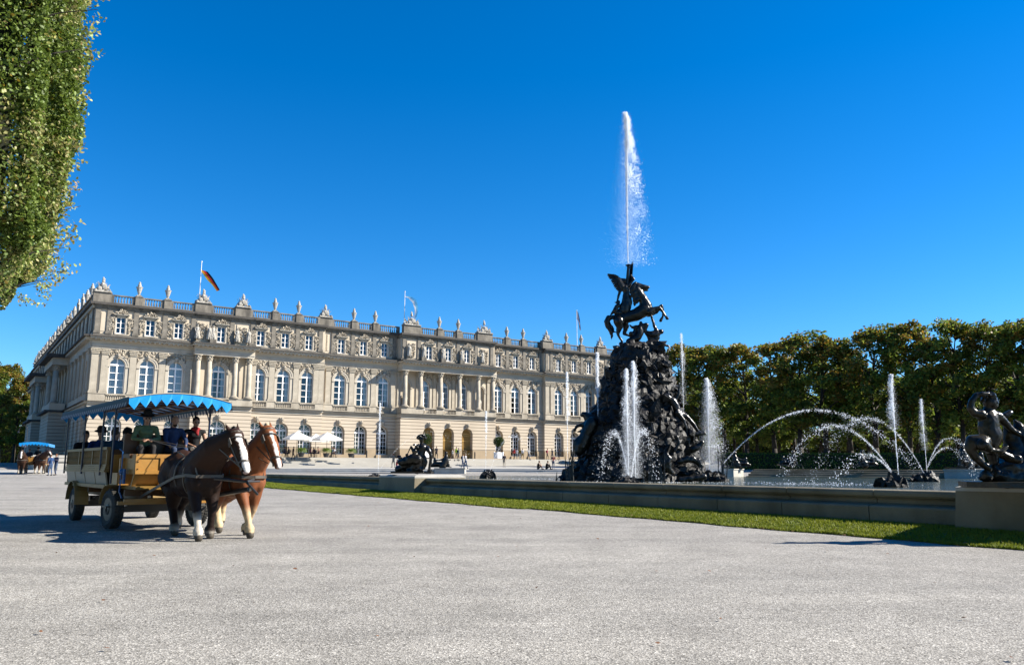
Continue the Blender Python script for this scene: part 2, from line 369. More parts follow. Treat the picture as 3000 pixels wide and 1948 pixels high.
# ---- broad stone steps rising to the palace
def PL(s,off,z=0): return C0+S_*s+N_*off+Vector((0,0,z))
pal_rot=TH
st=empty('terrace_steps',C0,TH); 
mb=MB()
n=9; zlo=1.35; zhi=2.52
# palace local frame: x along facade, y = -off
mb.box(-6,118,-8.2,3,.2,2.52)
for i in range(n):
    za=zlo+(zhi-zlo)*i/n; off=8.2+.62*(n-i)
    mb.box(-6,118,-off,-off+.617,.2,za)
o=mb.build('terrace_steps',m_terr,None,C0,TH); COL.objects.unlink(st); bpy.data.objects.remove(st)
o.name='terrace_steps'; tag(o,'broad pale stone steps and terrace below the palace facade','steps')
mb=MB()
for i in range(29):
    for j in range(6):
        q=PL(-14+5*i,13.7+4*j); mb.v.append((q.x,q.y,gz(q.x,min(q.y,118))+.03 if j<5 else gz(q.x,min(q.y,118))-.02))
mb.f=[(i*6+j,(i+1)*6+j,(i+1)*6+j+1,i*6+j+1) for i in range(28) for j in range(5)]; mb.c=[None]*len(mb.f)
o=mb.build('path',M('pale_paving',(.60,.58,.54),.9,nscale=.5,namt=.12,bump=.2,bscale=20)); tag(o,kind='structure'); fixn(o.data)
# ================================================================= palace
# local frame: x along the facade, y into the building (so outwards is -y), z up
PAL = empty('palace', C0, TH, 'long three-storey cream baroque palace with arched windows and rooftop statues', 'palace')
def pp(name, mb, mat, sm=False, parent=None, loc=None, rz=None): return mb.build(name, mat, parent or PAL, loc, rz, sm)
def arch_face(mb, x0,x1,z0,z1, y, ops, depth=.55, seg=12):
    """front wall sheet with arched or square openings (xc, halfwidth, sill, spring, arched) and their reveals"""
    ops=sorted(ops); xs=x0
    def quad(a,b,c,d): mb.add([a,b,c,d],[(0,1,2,3)])
    for (xc,hw,sl_,sp,ar) in ops:
        quad((xs,y,z0),(xc-hw,y,z0),(xc-hw,y,z1),(xs,y,z1))
        if sl_>z0+.01: quad((xc-hw,y,z0),(xc+hw,y,z0),(xc+hw,y,sl_),(xc-hw,y,sl_))
        if ar: pts=[(xc-hw*cos(pi*i/seg), sp+hw*sin(pi*i/seg)) for i in range(seg+1)]
        else: pts=[(xc-hw,sp),(xc+hw,sp)]
        for (ax,az),(bx,bz) in zip(pts[:-1],pts[1:]):
            quad((ax,y,az),(bx,y,bz),(bx,y,z1),(ax,y,z1))
            quad((ax,y,az),(ax,y+depth,az),(bx,y+depth,bz),(bx,y,bz))
        quad((xc-hw,y,sl_),(xc-hw,y+depth,sl_),(xc-hw,y+depth,pts[0][1]),(xc-hw,y,pts[0][1]))
        quad((xc+hw,y,sl_),(xc+hw,y,pts[-1][1]),(xc+hw,y+depth,pts[-1][1]),(xc+hw,y+depth,sl_))
        quad((xc-hw,y,sl_),(xc+hw,y,sl_),(xc+hw,y+depth,sl_),(xc-hw,y+depth,sl_))
        xs=xc+hw
    quad((xs,y,z0),(x1,y,z0),(x1,y,z1),(xs,y,z1))
ZB=2.4; ZG=9.0; ZP0=9.3; ZCB=10.3; ZCT=15.9; ZE=17.42; ZA0=17.42; ZA1=21.2; ZR=21.72; ZRT=22.85
LEN=101.5
# segments of the facade: (s0,s1,ground floor y, upper wall y, entablature y, attic y)
SEG=[(0,12.0,0,0,-.05,0),(12.0,19.9,-1.15,0,-1.3,0),(19.9,30.4,0,0,-.05,0),(30.4,42.4,.6,.6,.55,.6),(42.4,59.6,-1.1,.6,-1.25,-.7),
     (59.6,70.4,.6,.6,.55,.6),(70.4,81.6,0,0,-.05,0),(81.6,89.5,-1.15,0,-1.3,0),(89.5,LEN,0,0,-.05,0)]
WIN=[3.1,6.6,10.1,15.6,21.0,24.5,28.0, 33.2,36.75,40.25, 47.3,50.8,54.25, 60.95+.3,64.75,68.2, 73.5,77.0,80.45,85.9,91.4,94.9,98.4]
NICHE=[43.95,57.55]
def seg_of(s):
    for g in SEG:
        if g[0]<=s<g[1]: return g
    return SEG[-1]
# ---- shared window meshes (local: x across, y in, z up from sill)
def win_meshes(hw, h, arched, cols, rows, fr=.08, bar=.035, fan=False, thick_mid=.06, transom=None):
    f=MB(); sp=h-hw if arched else h
    y0,y1=-.05,.05
    f.box(-hw,-hw+fr,y0,y1,0,sp); f.box(hw-fr,hw,y0,y1,0,sp); f.box(-hw+fr,hw-fr,y0,y1,0,fr*1.6)
    if arched:
        N=14
        for i in range(N):
            a,b=pi*i/N,pi*(i+1)/N
            po=[(-hw*cos(t),sp+hw*sin(t)) for t in (a,b)]; pi_=[(-(hw-fr)*cos(t),sp+(hw-fr)*sin(t)) for t in (b,a)]
            q=po+pi_; f.add([(x,y,z) for y in (y0,y1) for x,z in q],[(0,1,2,3),(4,7,6,5),(3,2,6,7)])
        f.box(-hw+fr,hw-fr,y0-.04,y1,sp-.11,sp+.11)
        f.box(-thick_mid,thick_mid,y0-.02,y1,sp+.11,h-fr)
        if fan:
            for a in (pi*.25,pi*.75,pi*.1*1.2,pi*(1-.12)):
                p0=Vector((-.42*cos(a),0,sp+.42*sin(a))); p1=Vector((-(hw-fr)*cos(a),0,sp+(hw-fr)*sin(a))); f.tube(p0,p1,.03,.03,4,False)
            pts=[(-.42*cos(pi*i/8),0,sp+.42*sin(pi*i/8)) for i in range(9)]; f.path(pts,.03,4)
        top=sp-.11
    else:
        f.box(-hw+fr,hw-fr,y0,y1,h-fr,h); top=h-fr
    f.box(-thick_mid,thick_mid,y0-.03,y1,fr*1.6,top)
    for i in range(1,rows):
        z=fr*1.6+(top-fr*1.6)*i/rows; f.box(-hw+fr,-thick_mid,y0+.01,y1-.01,z-bar,z+bar); f.box(thick_mid,hw-fr,y0+.01,y1-.01,z-bar,z+bar)
    for k in range(1,cols):
        if k*2==cols: continue
        x=-hw+2*hw*k/cols; f.box(x-bar,x+bar,y0+.013,y1-.013,fr*1.6,top)
    p=MB()
    ol=[(-hw+.02,.02),(hw-.02,.02)]+([((hw-.02)*cos(pi*i/14),sp+(hw-.02)*sin(pi*i/14)) for i in range(15)] if arched else [(hw-.02,h-.02),(-hw+.02,h-.02)])
    p.add([(x,.0,z) for x,z in ol],[tuple(range(len(ol)))])
    return f.mesh('window',m_white), p.mesh('pane',m_glass)
def curtain_mesh(hw,h,kind):
    c=MB()
    def drape(x0,x1,z0,z1):
        n=max(6,int((x1-x0)/.05)); vs=[]
        for i in range(n+1):
            x=x0+(x1-x0)*i/n; y=.2+.03*sin(i*1.9); vs += [(x,y,z0),(x,y,z1)]
        c.add(vs,[(2*i,2*i+2,2*i+3,2*i+1) for i in range(n)])
    sp=h-hw
    if kind=='full': drape(-hw,hw,.05,sp+.1)
    if kind=='right': drape(hw*.45,hw,.05,sp); drape(-hw,-hw*.82,.05,sp)
    if kind=='both': drape(hw*.5,hw,.05,sp); drape(-hw,-hw*.55,.05,sp)
    # pale blind behind the fan light
    ol=[(-hw,sp)]+[(-hw*cos(pi*i/12),sp+hw*sin(pi*i/12)) for i in range(1,12)]+[(hw,sp)]
    c.add([(x,.17,z) for x,z in ol],[tuple(range(len(ol)))])
    return c.mesh('curtain',m_curtain)
def square_curtain(hw,h): return None
W_P=win_meshes(.92,4.75,True,2,4,fr=.11,bar=.04,thick_mid=.085)
W_G=win_meshes(.98,4.2,True,4,5,fr=.09,bar=.03,fan=True,thick_mid=.09)
W_A=win_meshes(.54,2.1,False,2,3,fr=.075,bar=.034,thick_mid=.055)
CUR={k:curtain_mesh(.88,4.7,k) for k in ('full','right','both')}
def rectmesh(name,hw,h,y,mat,arch=False):
    b=MB(); 
    ol=[(-hw,0),(hw,0)]+([(hw*cos(pi*i/12),h-hw+hw*sin(pi*i/12)) for i in range(13)] if arch else [(hw,h),(-hw,h)])
    b.add([(x,y,z) for x,z in ol],[tuple(range(len(ol)))]); return b.mesh(name,mat)
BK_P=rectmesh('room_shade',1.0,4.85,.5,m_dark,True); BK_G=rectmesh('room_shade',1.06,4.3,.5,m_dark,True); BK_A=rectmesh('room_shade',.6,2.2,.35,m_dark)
def window(s,y,z,kit,back,cur=None):
    f=link('window',kit[0],PAL,(s,y,z)); link('pane',kit[1],f); link('room_shade',back,f)
    if cur: link('curtain',CUR[cur],f)
    return f
def bal_row(mb,x0,x1,y,z0,z1,step=.26,r=.085,n=6):
    h=z1-z0; mb.box(x0,x1,y-.16,y+.16,z0,z0+.16); mb.box(x0,x1,y-.19,y+.19,z1-.15,z1)
    k=max(1,int((x1-x0)/step)); 
    for i in range(k):
        x=x0+(i+.5)*(x1-x0)/k
        mb.lathe([(r*.55,.0),(r*1.0,.25*(h-.31)),(r*.45,.75*(h-.31)),(r*.7,(h-.31))],(x,y,z0+.16),n)
# ---- walls
g=MB(); pl=MB(); u=MB(); at=MB(); ent=MB(); led=MB(); strc=MB(); cor=MB(); fr_=MB()
GATES=(47.3,50.8,54.25)
for (s0,s1,yg,yu,ye,ya) in SEG:
    ws=[x for x in WIN if s0<=x<s1]
    arch_face(g,s0,s1,3.95,ZG,yg,[(x,1.0,3.95,6.35,True) for x in ws],depth=.9 if s0!=42.4 else 3.0)
    arch_face(pl,s0,s1,ZB,3.95,yg-.06,[(x,1.0,ZB+.01,3.95,False) for x in ws],depth=.9)
    us=[(x,.92,ZCB-.2,13.85,True) for x in ws]
    if s0==42.4: us += [(x,.85,ZCB-.2,13.5,True) for x in NICHE]
    arch_face(u,s0,s1,ZP0,ZCT,yu,us,depth=.45)
    arch_face(at,s0,s1,ZA0,ZA1,ya,[(x,.54,17.95,20.05,False) for x in ws],depth=.28)
    # returns between segments
    for X in (s0,s1):
        for mbx,y,za,zb_ in ((g,yg,3.95,ZG),(pl,yg-.06,ZB,3.95),(u,yu,ZP0,ZCT),(at,ya,ZA0,ZA1)):
            mbx.add([(X,y,za),(X,2.2,za),(X,2.2,zb_),(X,y,zb_)],[(0,1,2,3)])
    # string course / balcony ledge
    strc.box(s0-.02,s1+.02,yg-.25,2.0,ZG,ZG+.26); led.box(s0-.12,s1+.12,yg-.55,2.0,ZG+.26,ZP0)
    strc.box(s0,s1,yg-.1,2,ZG-.42,ZG-.30)
    # entablature
    ent.box(s0,s1,ye-.12,2.0,ZCT,ZCT+.26); ent.box(s0,s1,ye-.2,2.0,ZCT+.26,ZCT+.52)
    fr_.box(s0,s1,ye-.12,2.0,ZCT+.52,ZE-.52)
    ent.box(s0-.0,s1+.0,ye-.45,2,ZE-.52,ZE-.36); 
    ent.box(s0-.35,s1+.35,ye-.95,2,ZE-.36,ZE-.18)
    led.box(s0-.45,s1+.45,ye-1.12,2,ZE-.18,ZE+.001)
    k=int((s1-s0)/.55)
    for i in range(k):
        x=s0+(i+.5)*(s1-s0)/k; ent.box(x-.11,x+.11,ye-.85,ye-.45,ZE-.52,ZE-.365)
    # attic plinth and cornice
    cor.box(s0,s1,ya-.14,2,ZA0,ZA0+.36)
    cor.box(s0-.0,s1+.0,ya-.12,2,ZA1-.28,ZA1-.003); cor.box(s0-.1,s1+.1,ya-.35,2,ZA1,ZA1+.2)
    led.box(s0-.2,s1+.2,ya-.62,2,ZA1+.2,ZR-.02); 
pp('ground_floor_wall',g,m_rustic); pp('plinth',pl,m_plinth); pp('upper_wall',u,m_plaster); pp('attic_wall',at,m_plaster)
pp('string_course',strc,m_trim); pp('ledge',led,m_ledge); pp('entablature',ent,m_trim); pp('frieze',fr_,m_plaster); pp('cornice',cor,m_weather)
# ---- body of the building behind the facade and the roof
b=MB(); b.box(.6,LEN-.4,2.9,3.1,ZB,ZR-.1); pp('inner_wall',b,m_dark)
b=MB(); b.box(.3,LEN-.3,1.0,22,ZR-.3,ZR-.05); b.box(.3,16,22,92,ZR-.3,ZR-.05); pp('roof',b,m_weather)
b=MB(); b.box(LEN-.5,LEN,0.05,22,ZB,ZR-.32); pp('end_wall',b,m_plaster)
# ---- pilasters, columns
def pil_mesh(w=.78,d=.2,h=ZCT-ZCB-.0):
    b=MB(); b.box(-w/2-.1,w/2+.1,-d-.08,0.02,0,.2); b.box(-w/2-.04,w/2+.04,-d-.04,.02,.2,.36)
    b.box(-w/2,w/2,-d,.02,.36,h-.75)
    cap(b,w/2,-d/2,h-.75,True); return b.mesh('pilaster',m_stone)
def cap(b,r,y,z,flat=False):
    # leafy capital
    b.box(-r-.14,r+.14,y-(.28 if flat else r+.14),y+(.1 if flat else r+.14),z+.66,z+.75)
    rr=random.Random(2)
    for row,(zz,k) in enumerate(((z+.1,1.0),(z+.3,1.12),(z+.5,1.3))):
        for i in range(7):
            if flat: x=-r*k+2*r*k*i/6; yy=y-.14-.04*row
            else: a=2*pi*i/7+row*.4; x=r*k*cos(a); yy=y+r*k*sin(a)
            b.ball((x,yy,zz),(.1,.09,.13),1)
    if flat: b.box(-r,r,y-.12,y+.1,z,z+.66)
    else: b.lathe([(r*.95,0),(r*1.15,.66)],(0,y,z),10)
def col_mesh(r=.36,h=ZCT-ZCB):
    b=MB(); b.box(-r-.16,r+.16,-r-.16,r+.16,0,.16); b.lathe([(r+.14,.16),(r+.16,.24),(r+.05,.34),(r,.4),(r,h*.35),(r*.86,h-.75)],(0,0,0),16)
    cap(b,r*.86,0,h-.75); return b.mesh('column',m_stone,False)
PM=pil_mesh(); PMn=pil_mesh(.5,.14); CM=col_mesh(); 
CM.polygons.foreach_set('use_smooth',[len(p.vertices)==4 and abs(p.normal.z)<.3 for p in CM.polygons])
def yu(s): return seg_of(s)[3]
pil=[.45,1.6,4.85,8.35,11.7, 20.25-.1,22.75,26.25,29.2,30.0, 31.3,34.98,38.5,41.7, 60.0,63.0,66.5,69.6, 70.9,72.0,75.25,78.72,81.3,89.9,93.15,96.65,99.9,101.05]
for s in pil: link('pilaster',PM,PAL,(s,yu(s),ZCB))
for s in (12.4,14.2,17.2,19.3,81.9,84.0,87.5,89.2,42.75,46.0,49.05,52.5,55.6,59.2): link('pilaster',PMn,PAL,(s,yu(s),ZCB))
COLS=[(12.6,-1.0),(14.05,-1.0),(17.45,-1.0),(19.35,-1.0),(43.1,-1.0),(45.75,-1.0),(49.3,-1.0),(52.75,-1.0),(56.3,-1.0),(59.1,-1.0),(82.2,-1.0),(84.1,-1.0),(87.5,-1.0),(89.0,-1.0)]
for s,y in COLS: link('column',CM,PAL,(s,y,ZCB))
# pedestal course (between balcony ledge and column bases) and balcony balustrades
def yb(s): return seg_of(s)[2]
for (s0,s1,yg,yu_,ye,ya) in SEG:
    ws=[x for x in WIN if s0<=x<s1]; x=s0
    yy=yg-.02 if yg==yu_ else yg+.05
    for w_ in ws+[None]:
        e=s1 if w_ is None else w_-1.15
        pc=MB(); pc.box(x+.01,e-.01,yy-.24,yu_+.1,ZP0,ZCB-.08); pc.box(x,e,yy-.3,yu_+.1,ZCB-.08,ZCB); pp('pedestal_course',pc,m_stone)
        if w_ is not None: x=w_+1.15
for w_ in WIN:
    b=MB(); sg=seg_of(w_); yy=(sg[2]-.02 if sg[2]==sg[3] else sg[2]+.05)-.12; bal_row(b,-1.15,1.15,0,0,.98,.25,.08); pp('balustrade',b,m_stone,loc=(w_,yy,ZP0))
# ---- archivolts, imposts, keystones
def archivolt(hw,w,sp,d,zb):
    b=MB(); N=14
    for i in range(N):
        a,c=pi*i/N,pi*(i+1)/N
        for (r0,r1,dd) in ((hw,hw+w*.55,d*.7),(hw+w*.55,hw+w,d)):
            q=[(-r0*cos(a),sp+r0*sin(a)),(-r1*cos(a),sp+r1*sin(a)),(-r1*cos(c),sp+r1*sin(c)),(-r0*cos(c),sp+r0*sin(c))]
            b.add([(x,-dd,z) for x,z in q]+[(x,0.02,z) for x,z in q],[(0,1,2,3),(1,5,6,2),(0,3,7,4),(0,4,5,1),(3,2,6,7)])
    for sx in (-1,1):
        x0,x1=sorted((sx*hw,sx*(hw+w*.9))); b.box(x0-.03,x1+.03,-d-.06,.02,sp-.2,sp-.004); b.box(x0,x1,-d*.7,.02,zb,sp-.2)
    return b.mesh('archivolt',m_trim)
AV=archivolt(.92,.42,13.85-ZCB,.16,0)
rr=random.Random(11)
def relief_mesh(w,h,n,seed,arch=None,depth=.16,rs=(.09,.2),keep=None):
    b=MB(); r=random.Random(seed); k=0
    while k<n:
        x=r.uniform(-w/2,w/2); z=r.uniform(0,h)
        if arch and (x*x+(z-arch[1])**2)<arch[0]**2: continue
        if keep and not keep(x,z): continue
        s=r.uniform(*rs); q=Matrix.Rotation(r.uniform(0,3.1),3,'Y')
        b.ball((x,-depth*.25,z),(s*r.uniform(.9,1.8),depth*r.uniform(.7,1.3),s*.6),1,rot=q,jit=.4,seed=k); k+=1
    return b.mesh('relief',m_relief)
SPD=[relief_mesh(2.5,2.0,60,s,arch=(1.42,-.05)) for s in (1,2)]
def key_mesh():
    b=MB(); b.prism([(-.2,0),(.2,0),(.28,.6),(-.28,.6)],'y',-.28,0); b.ball((0,-.3,.4),(.17,.16,.24),2,jit=.25,seed=3); b.ball((0,-.34,.1),(.1,.1,.12),1); return b.mesh('keystone',m_relief)
KY=key_mesh()
for i,w_ in enumerate(WIN):
    y=yu(w_); link('archivolt',AV,PAL,(w_,y,ZCB)); link('relief',SPD[i%2],PAL,(w_,y-.03,13.85))
    link('keystone',KY,PAL,(w_,y,14.75)); link('keystone',KY,PAL,(w_,seg_of(w_)[2],7.45))
# niches of the middle portico with statues
AVn=archivolt(.85,.3,13.5-ZCB,.14,0)
for s in NICHE:
    link('archivolt',AVn,PAL,(s,.6,ZCB)); m=MB(); m.box(s-.9,s+.9,1.04,1.1,ZCB-.2,14.5); pp('niche_back',m,m_plaster)
def stat_mesh(seed,h=2.0,voxel=.045,mat=None):
    r=random.Random(seed); b=[]; lean=r.uniform(-.08,.08)
    b+= [('c',(-.1,0,.05),(-.09+lean,-.02,.95),.14,.17),('c',(.13,-.04,.05),(.08+lean,-.03,.95),.13,.17),('c',(lean,0,.95),(lean*.5,0,1.35),.2,.19),
         ('e',(lean*.5,0,1.42),(.25,.15,.2)),('c',(0,0,1.5),(0,-.01,1.68),.07,.07),('e',(.0,-.01,1.79),(.1,.11,.13)),
         ('c',(.25,0,1.48),(.34,-.08,1.2),.075,.06),('c',(.34,-.08,1.2),(.16,-.2,1.1),.06,.05),
         ('c',(-.24,0,1.5),(-.33,-.05,1.22 if seed%2 else 1.75),.075,.06),('c',(-.33,-.05,1.22 if seed%2 else 1.75),(-.3,-.12,1.0 if seed%2 else 2.0),.055,.05),
         ('c',(.2,.05,1.2),(.26,.05,.1),.09,.14),('c',(-.15,.08,1.3),(-.22,.1,.1),.1,.13)]
    me=blob(b,voxel,'figure',mat or m_sculp,1,noise_amt=.025,noise_scale=5)
    if h!=2.0: me.transform(Matrix.Scale(h/1.92,4))
    return me
ST=[stat_mesh(k,2.0) for k in (1,2,3)]
for i,s in enumerate(NICHE): o=link('niche_statue',ST[i],PAL,(s,.72,ZCB-.0)); o.scale=(1.2,1.2,1.2)
# ---- windows
CURT=['full','full','full','both','both','right','right','right','right','right','right','right','right','right','both','right','right','both','right','right','right','right','right']
for i,w_ in enumerate(WIN):
    y=yu(w_); window(w_,y+.33,ZCB-.18,W_P,BK_P,CURT[i]); window(w_,seg_of(w_)[5]+.2,17.95,W_A,BK_A)
    if w_ in GATES:
        gt=MB(); yy=seg_of(w_)[2]+.75
        for k in range(13): x=-.9+1.8*k/12; gt.box(x-.035,x+.035,-.03,.03,0,3.6+.75*sqrt(max(0,1-(x/.98)**2)))
        for z in (.5,2.6,3.4): gt.box(-1,1,-.04,.04,z,z+.12)
        gt.path([(-1*cos(pi*i/10),0,3.5+.95*sin(pi*i/10)) for i in range(11)],.06,6)
        for k in range(5): gt.ball((-.6+.3*k,0,3.75),(.12,.04,.14),1)
        pp('gate',gt,m_gold,loc=(w_,yy,2.75))
    else:
        window(w_,seg_of(w_)[2]+.72,3.1,W_G,BK_G); dsp=MB(); dsp.box(-.99,.99,-.25,.9,ZB,3.1); pp('door_step',dsp,m_plinth,loc=(w_,seg_of(w_)[2],0))
# ---- attic dressing: surrounds, hoods, side trophies, pilasters, panels with statues
def hood():
    b=MB(); b.box(-.7,-.54,-.1,.02,0,2.25); b.box(.54,.7,-.1,.02,0,2.25); b.box(-.7,.7,-.1,.02,2.11,2.3); b.box(-.66,.66,-.14,.02,-.12,.0)
    b.box(-.88,.88,-.32,.02,2.3,2.42); b.box(-.96,.96,-.42,.02,2.42,2.5)
    return b.mesh('window_surround',m_trim)
HD=hood()
HT=[relief_mesh(1.7,.6,46,s,depth=.2,rs=(.08,.17),keep=lambda x,z: z<.12+.5*(1-abs(x)/.85)) for s in (5,6)]
SR=[relief_mesh(.62,1.9,55,s,depth=.15,rs=(.07,.15)) for s in (7,8,9)]
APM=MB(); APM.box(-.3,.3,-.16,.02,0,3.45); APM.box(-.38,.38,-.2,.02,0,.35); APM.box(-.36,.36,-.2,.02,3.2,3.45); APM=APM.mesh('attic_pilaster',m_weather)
APed=MB(); APed.box(-.42,.42,-.5,.02,0,.75); APed=APed.mesh('plinth_block',m_weather)
for i,w_ in enumerate(WIN):
    ya=seg_of(w_)[5]; link('window_surround',HD,PAL,(w_,ya,17.92)); link('hood_relief',HT[i%2],PAL,(w_,ya-.22,20.42))
    for k,sx in enumerate((-1.08,1.08)):
        link('trophy_relief',SR[(i+k)%3],PAL,(w_+sx,ya-.02,18.1))
    if 42.4<w_<59.6 or w_ in (15.6,85.9):
        for sx in (-1.15,): 
            o=link('attic_statue',ST[(i)%3],PAL,(w_+sx,ya-.42,ZE+.75)); link('plinth_block',APed,PAL,(w_+sx,ya-.14,ZE))
for s in [.4,1.75,4.85,8.35,11.9,14.4,17.0,19.8,22.75,26.25,29.7, 31.9,35.0,38.5,41.9, 42.9,45.5,49.05,52.55,56.0,59.0, 60.1,63.0,66.5,69.8,70.9,71.9,75.25,78.75,82.0,84.4,87.6,89.4,93.15,96.65,99.75,101.1]:
    link('attic_pilaster',APM,PAL,(s,seg_of(s)[5],ZA0+.36-.03))
PNR=[relief_mesh(1.25,2.1,90,s,depth=.14,rs=(.07,.15)) for s in (21,22)]
for s in (13.15,18.4,43.95+.2,57.55,83.2,88.5):
    ya=seg_of(s)[5]; pn=MB(); pn.box(s-.78,s+.78,ya-.08,ya+.02,17.95,20.6); pp('attic_panel',pn,m_plaster); link('panel_relief',PNR[int(s)%2],PAL,(s,ya-.1,18.15))
    if s<80: 
        for sx in ((-.75,.75) if s<20 else (-.55,)):
            link('attic_statue',ST[int(s+sx)%3],PAL,(s+sx,ya-.45,ZE+.7)); 
for s in (1.05,30.7,71.4,100.5,31.0): 
    ya=seg_of(s)[5]; pn=MB(); pn.box(s-.28,s+.28,ya-.05,ya+.02,18.1,20.5); pp('attic_panel',pn,m_plaster)
for (s0,s1,_,_,_,ya) in SEG:
    pass
# ---- roof balustrade, urns, trophies
URN=MB(); URN.box(-.28,.28,-.28,.28,0,.2); URN.lathe([(.17,.2),(.13,.34),(.2,.5),(.34,1.05),(.36,1.15),(.42,1.2),(.42,1.28),(.22,1.33),(.24,1.5),(.2,1.6),(.13,1.75),(.16,1.85),(.03,2.0)],(0,0,0),10)
URN=URN.mesh('urn',m_sculp)
def trophy(seed,wd=1.6,hh=2.1):
    r=random.Random(seed); b=MB(); b.box(-wd*.62,wd*.62,-.55,.55,0,.16)
    b.ball((0,-.05,.75),(.36,.3,.55),2,jit=.3,seed=seed); b.ball((0,-.05,hh*.68),(.2,.2,.26),2,jit=.2,seed=seed+1); b.ball((.03,0,hh*.82),(.22,.1,.16),1); b.ball((-.03,.0,hh*.9),(.12,.07,.14),1)
    b.ball((.15,-.35,.7),(.3,.08,.38),2); b.ball((-.4,-.3,.45),(.28,.1,.3),2,jit=.2,seed=seed)
    for k in range(34):
        t=r.uniform(-1,1); z=r.uniform(.15,.2+1.15*(1-abs(t))); b.ball((t*wd*.55,r.uniform(-.35,.3),z),(r.uniform(.1,.24),r.uniform(.08,.2),r.uniform(.1,.24)),1,rot=Matrix.Rotation(r.uniform(0,3),3,'Y'),jit=.4,seed=k)
    for k in range(12):
        t=r.choice((-1,1))*r.uniform(.2,1); b.tube((t*wd*.25,r.uniform(-.2,.25),.4),(t*wd*.62,r.uniform(-.3,.3),.55+1.15*(1-.55*abs(t))*r.uniform(.8,1.15)),.045,.02,5)
        if k%3==0: b.add([(t*wd*.3,0,.5),(t*wd*.62,0,.5),(t*wd*.52,.05,1.4*(1.1-.4*abs(t)))],[(0,1,2)])
    return b.mesh('trophy_group',m_sculp)
TR=[trophy(k) for k in (1,2,3)]; TRB=trophy(9,2.3,2.4)
PEDS=[(-.05+.75,'T'),(4.95,'U'),(8.45,'U'),(13.0,'T'),(18.3,'T'),(22.8,'U'),(26.25,'U'),(30.5,'T'),(35.05,'U'),(38.55,'U'),(44.1,'B'),(49.05,'U'),(52.55,'U'),(57.5,'B'),(62.9,'U'),(66.3,'U'),(70.9,'T'),(75.3,'U'),(78.7,'U'),(83.2,'T'),(88.4,'T'),(93.1,'U'),(96.6,'U'),(100.9,'T')]
for i,(s,k) in enumerate(PEDS):
    ya=seg_of(s)[5]-.1; hw={'T':1.05,'B':1.45,'U':.42}[k]
    top=23.0 if k!='U' else 22.95
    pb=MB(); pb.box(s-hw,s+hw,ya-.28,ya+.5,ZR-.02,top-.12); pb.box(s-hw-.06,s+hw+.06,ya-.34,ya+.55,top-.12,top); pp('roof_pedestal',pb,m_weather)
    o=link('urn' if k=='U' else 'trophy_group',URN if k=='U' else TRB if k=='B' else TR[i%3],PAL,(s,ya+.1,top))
    if i+1<len(PEDS):
        s2,k2=PEDS[i+1]; a=s+hw; e=s2-{'T':1.05,'B':1.45,'U':.42}[k2]
        ya2=seg_of((a+e)/2)[5]-.1; b=MB(); bal_row(b,a+.35,e-.35,0,0,ZRT-ZR,.3,.1); b.box(a,a+.35,-.17,.17,0,ZRT-ZR-.003); b.box(e-.35,e,-.17,.17,0,ZRT-ZR-.003)
        pp('roof_balustrade',b,m_weather,loc=(0,ya2+.05,ZR))
# ---- the side wing facing left (in the shade)
WL=92.0
g=MB(); u=MB(); at=MB(); led=MB(); ent=MB(); cl=MB()
nb=22; bays=[3.5+ (WL-7)*i/(nb-1) for i in range(nb)]
def side(mb_, ops,z0,z1,x,depth):
    t=MB(); arch_face(t,0,WL,z0,z1,0,ops,depth); mb_.add([(x+vy, WL-vx if False else vx, vz) for vx,vy,vz in t.v], t.f)
side(g,[(b_,1.0,3.4,6.35,True) for b_ in bays],.8,ZG,0,.8); side(u,[(b_,.9,ZCB,13.8,True) for b_ in bays],ZP0,ZCT,0,.4); side(at,[(b_,.55,18,20.1,False) for b_ in bays],ZA0,ZA1,0,.28)
led.box(-.55,1,-.4,WL,ZG+.26,ZP0); led.box(-1.1,1,-1.1,WL+.6,ZE-.18,ZE); led.box(-.6,1,-.6,WL+.4,ZA1+.2,ZR-.02)
ent.box(-.25,1,0,WL,ZG,ZG+.26); ent.box(-.2,1,0,WL,ZCT,ZE-.52); ent.box(-.8,1,-.4,WL+.4,ZE-.52,ZE-.18); ent.box(-.3,1,0,WL,ZA1-.2,ZA1+.2); ent.box(-.15,1,0,WL,ZA0,ZA0+.36)
for (a,e) in ((22,34),(52,64)):   # porticoes of the wing
    g.box(-2.2,.5,a,e,.8,ZG); led.box(-2.8,.5,a-.3,e+.3,ZG,ZP0); ent.box(-2.3,.5,a,e,ZCT,ZE-.5); led.box(-3.2,.5,a-.7,e+.7,ZE-.5,ZE)
    for y in (a+.7,a+2.4,e-2.4,e-.7): o=link('column',CM,PAL,(-1.6,y,ZCB))
    u.box(-2.2,-.2,a,e,ZP0,ZCB)
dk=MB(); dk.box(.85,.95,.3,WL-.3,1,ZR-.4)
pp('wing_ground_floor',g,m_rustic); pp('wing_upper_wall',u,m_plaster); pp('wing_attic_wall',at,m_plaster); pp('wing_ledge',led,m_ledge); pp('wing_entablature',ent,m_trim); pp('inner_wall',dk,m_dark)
e=MB(); e.box(.0,16,WL-.3,WL,.8,ZR-.4); e.box(15.5,16,22,WL-.3,.8,ZR-.4); pp('end_wall',e,m_plaster)
for i,b_ in enumerate(bays):
    inport = 22<b_<34 or 52<b_<64
    for z,kit,x in ((ZCB-.15,W_P,.3),(18.0,W_A,.2),(3.1,W_G,.6)):
        if z==3.1 and inport: continue
        f=link('window',kit[0],PAL,(x,b_,z),-pi/2); link('pane',kit[1],f)
    if i<nb-1: link('pilaster',PM,PAL,(0,(b_+bays[i+1])/2,ZCB),-pi/2); link('attic_pilaster',APM,PAL,(0,(b_+bays[i+1])/2,ZA0+.3),-pi/2)
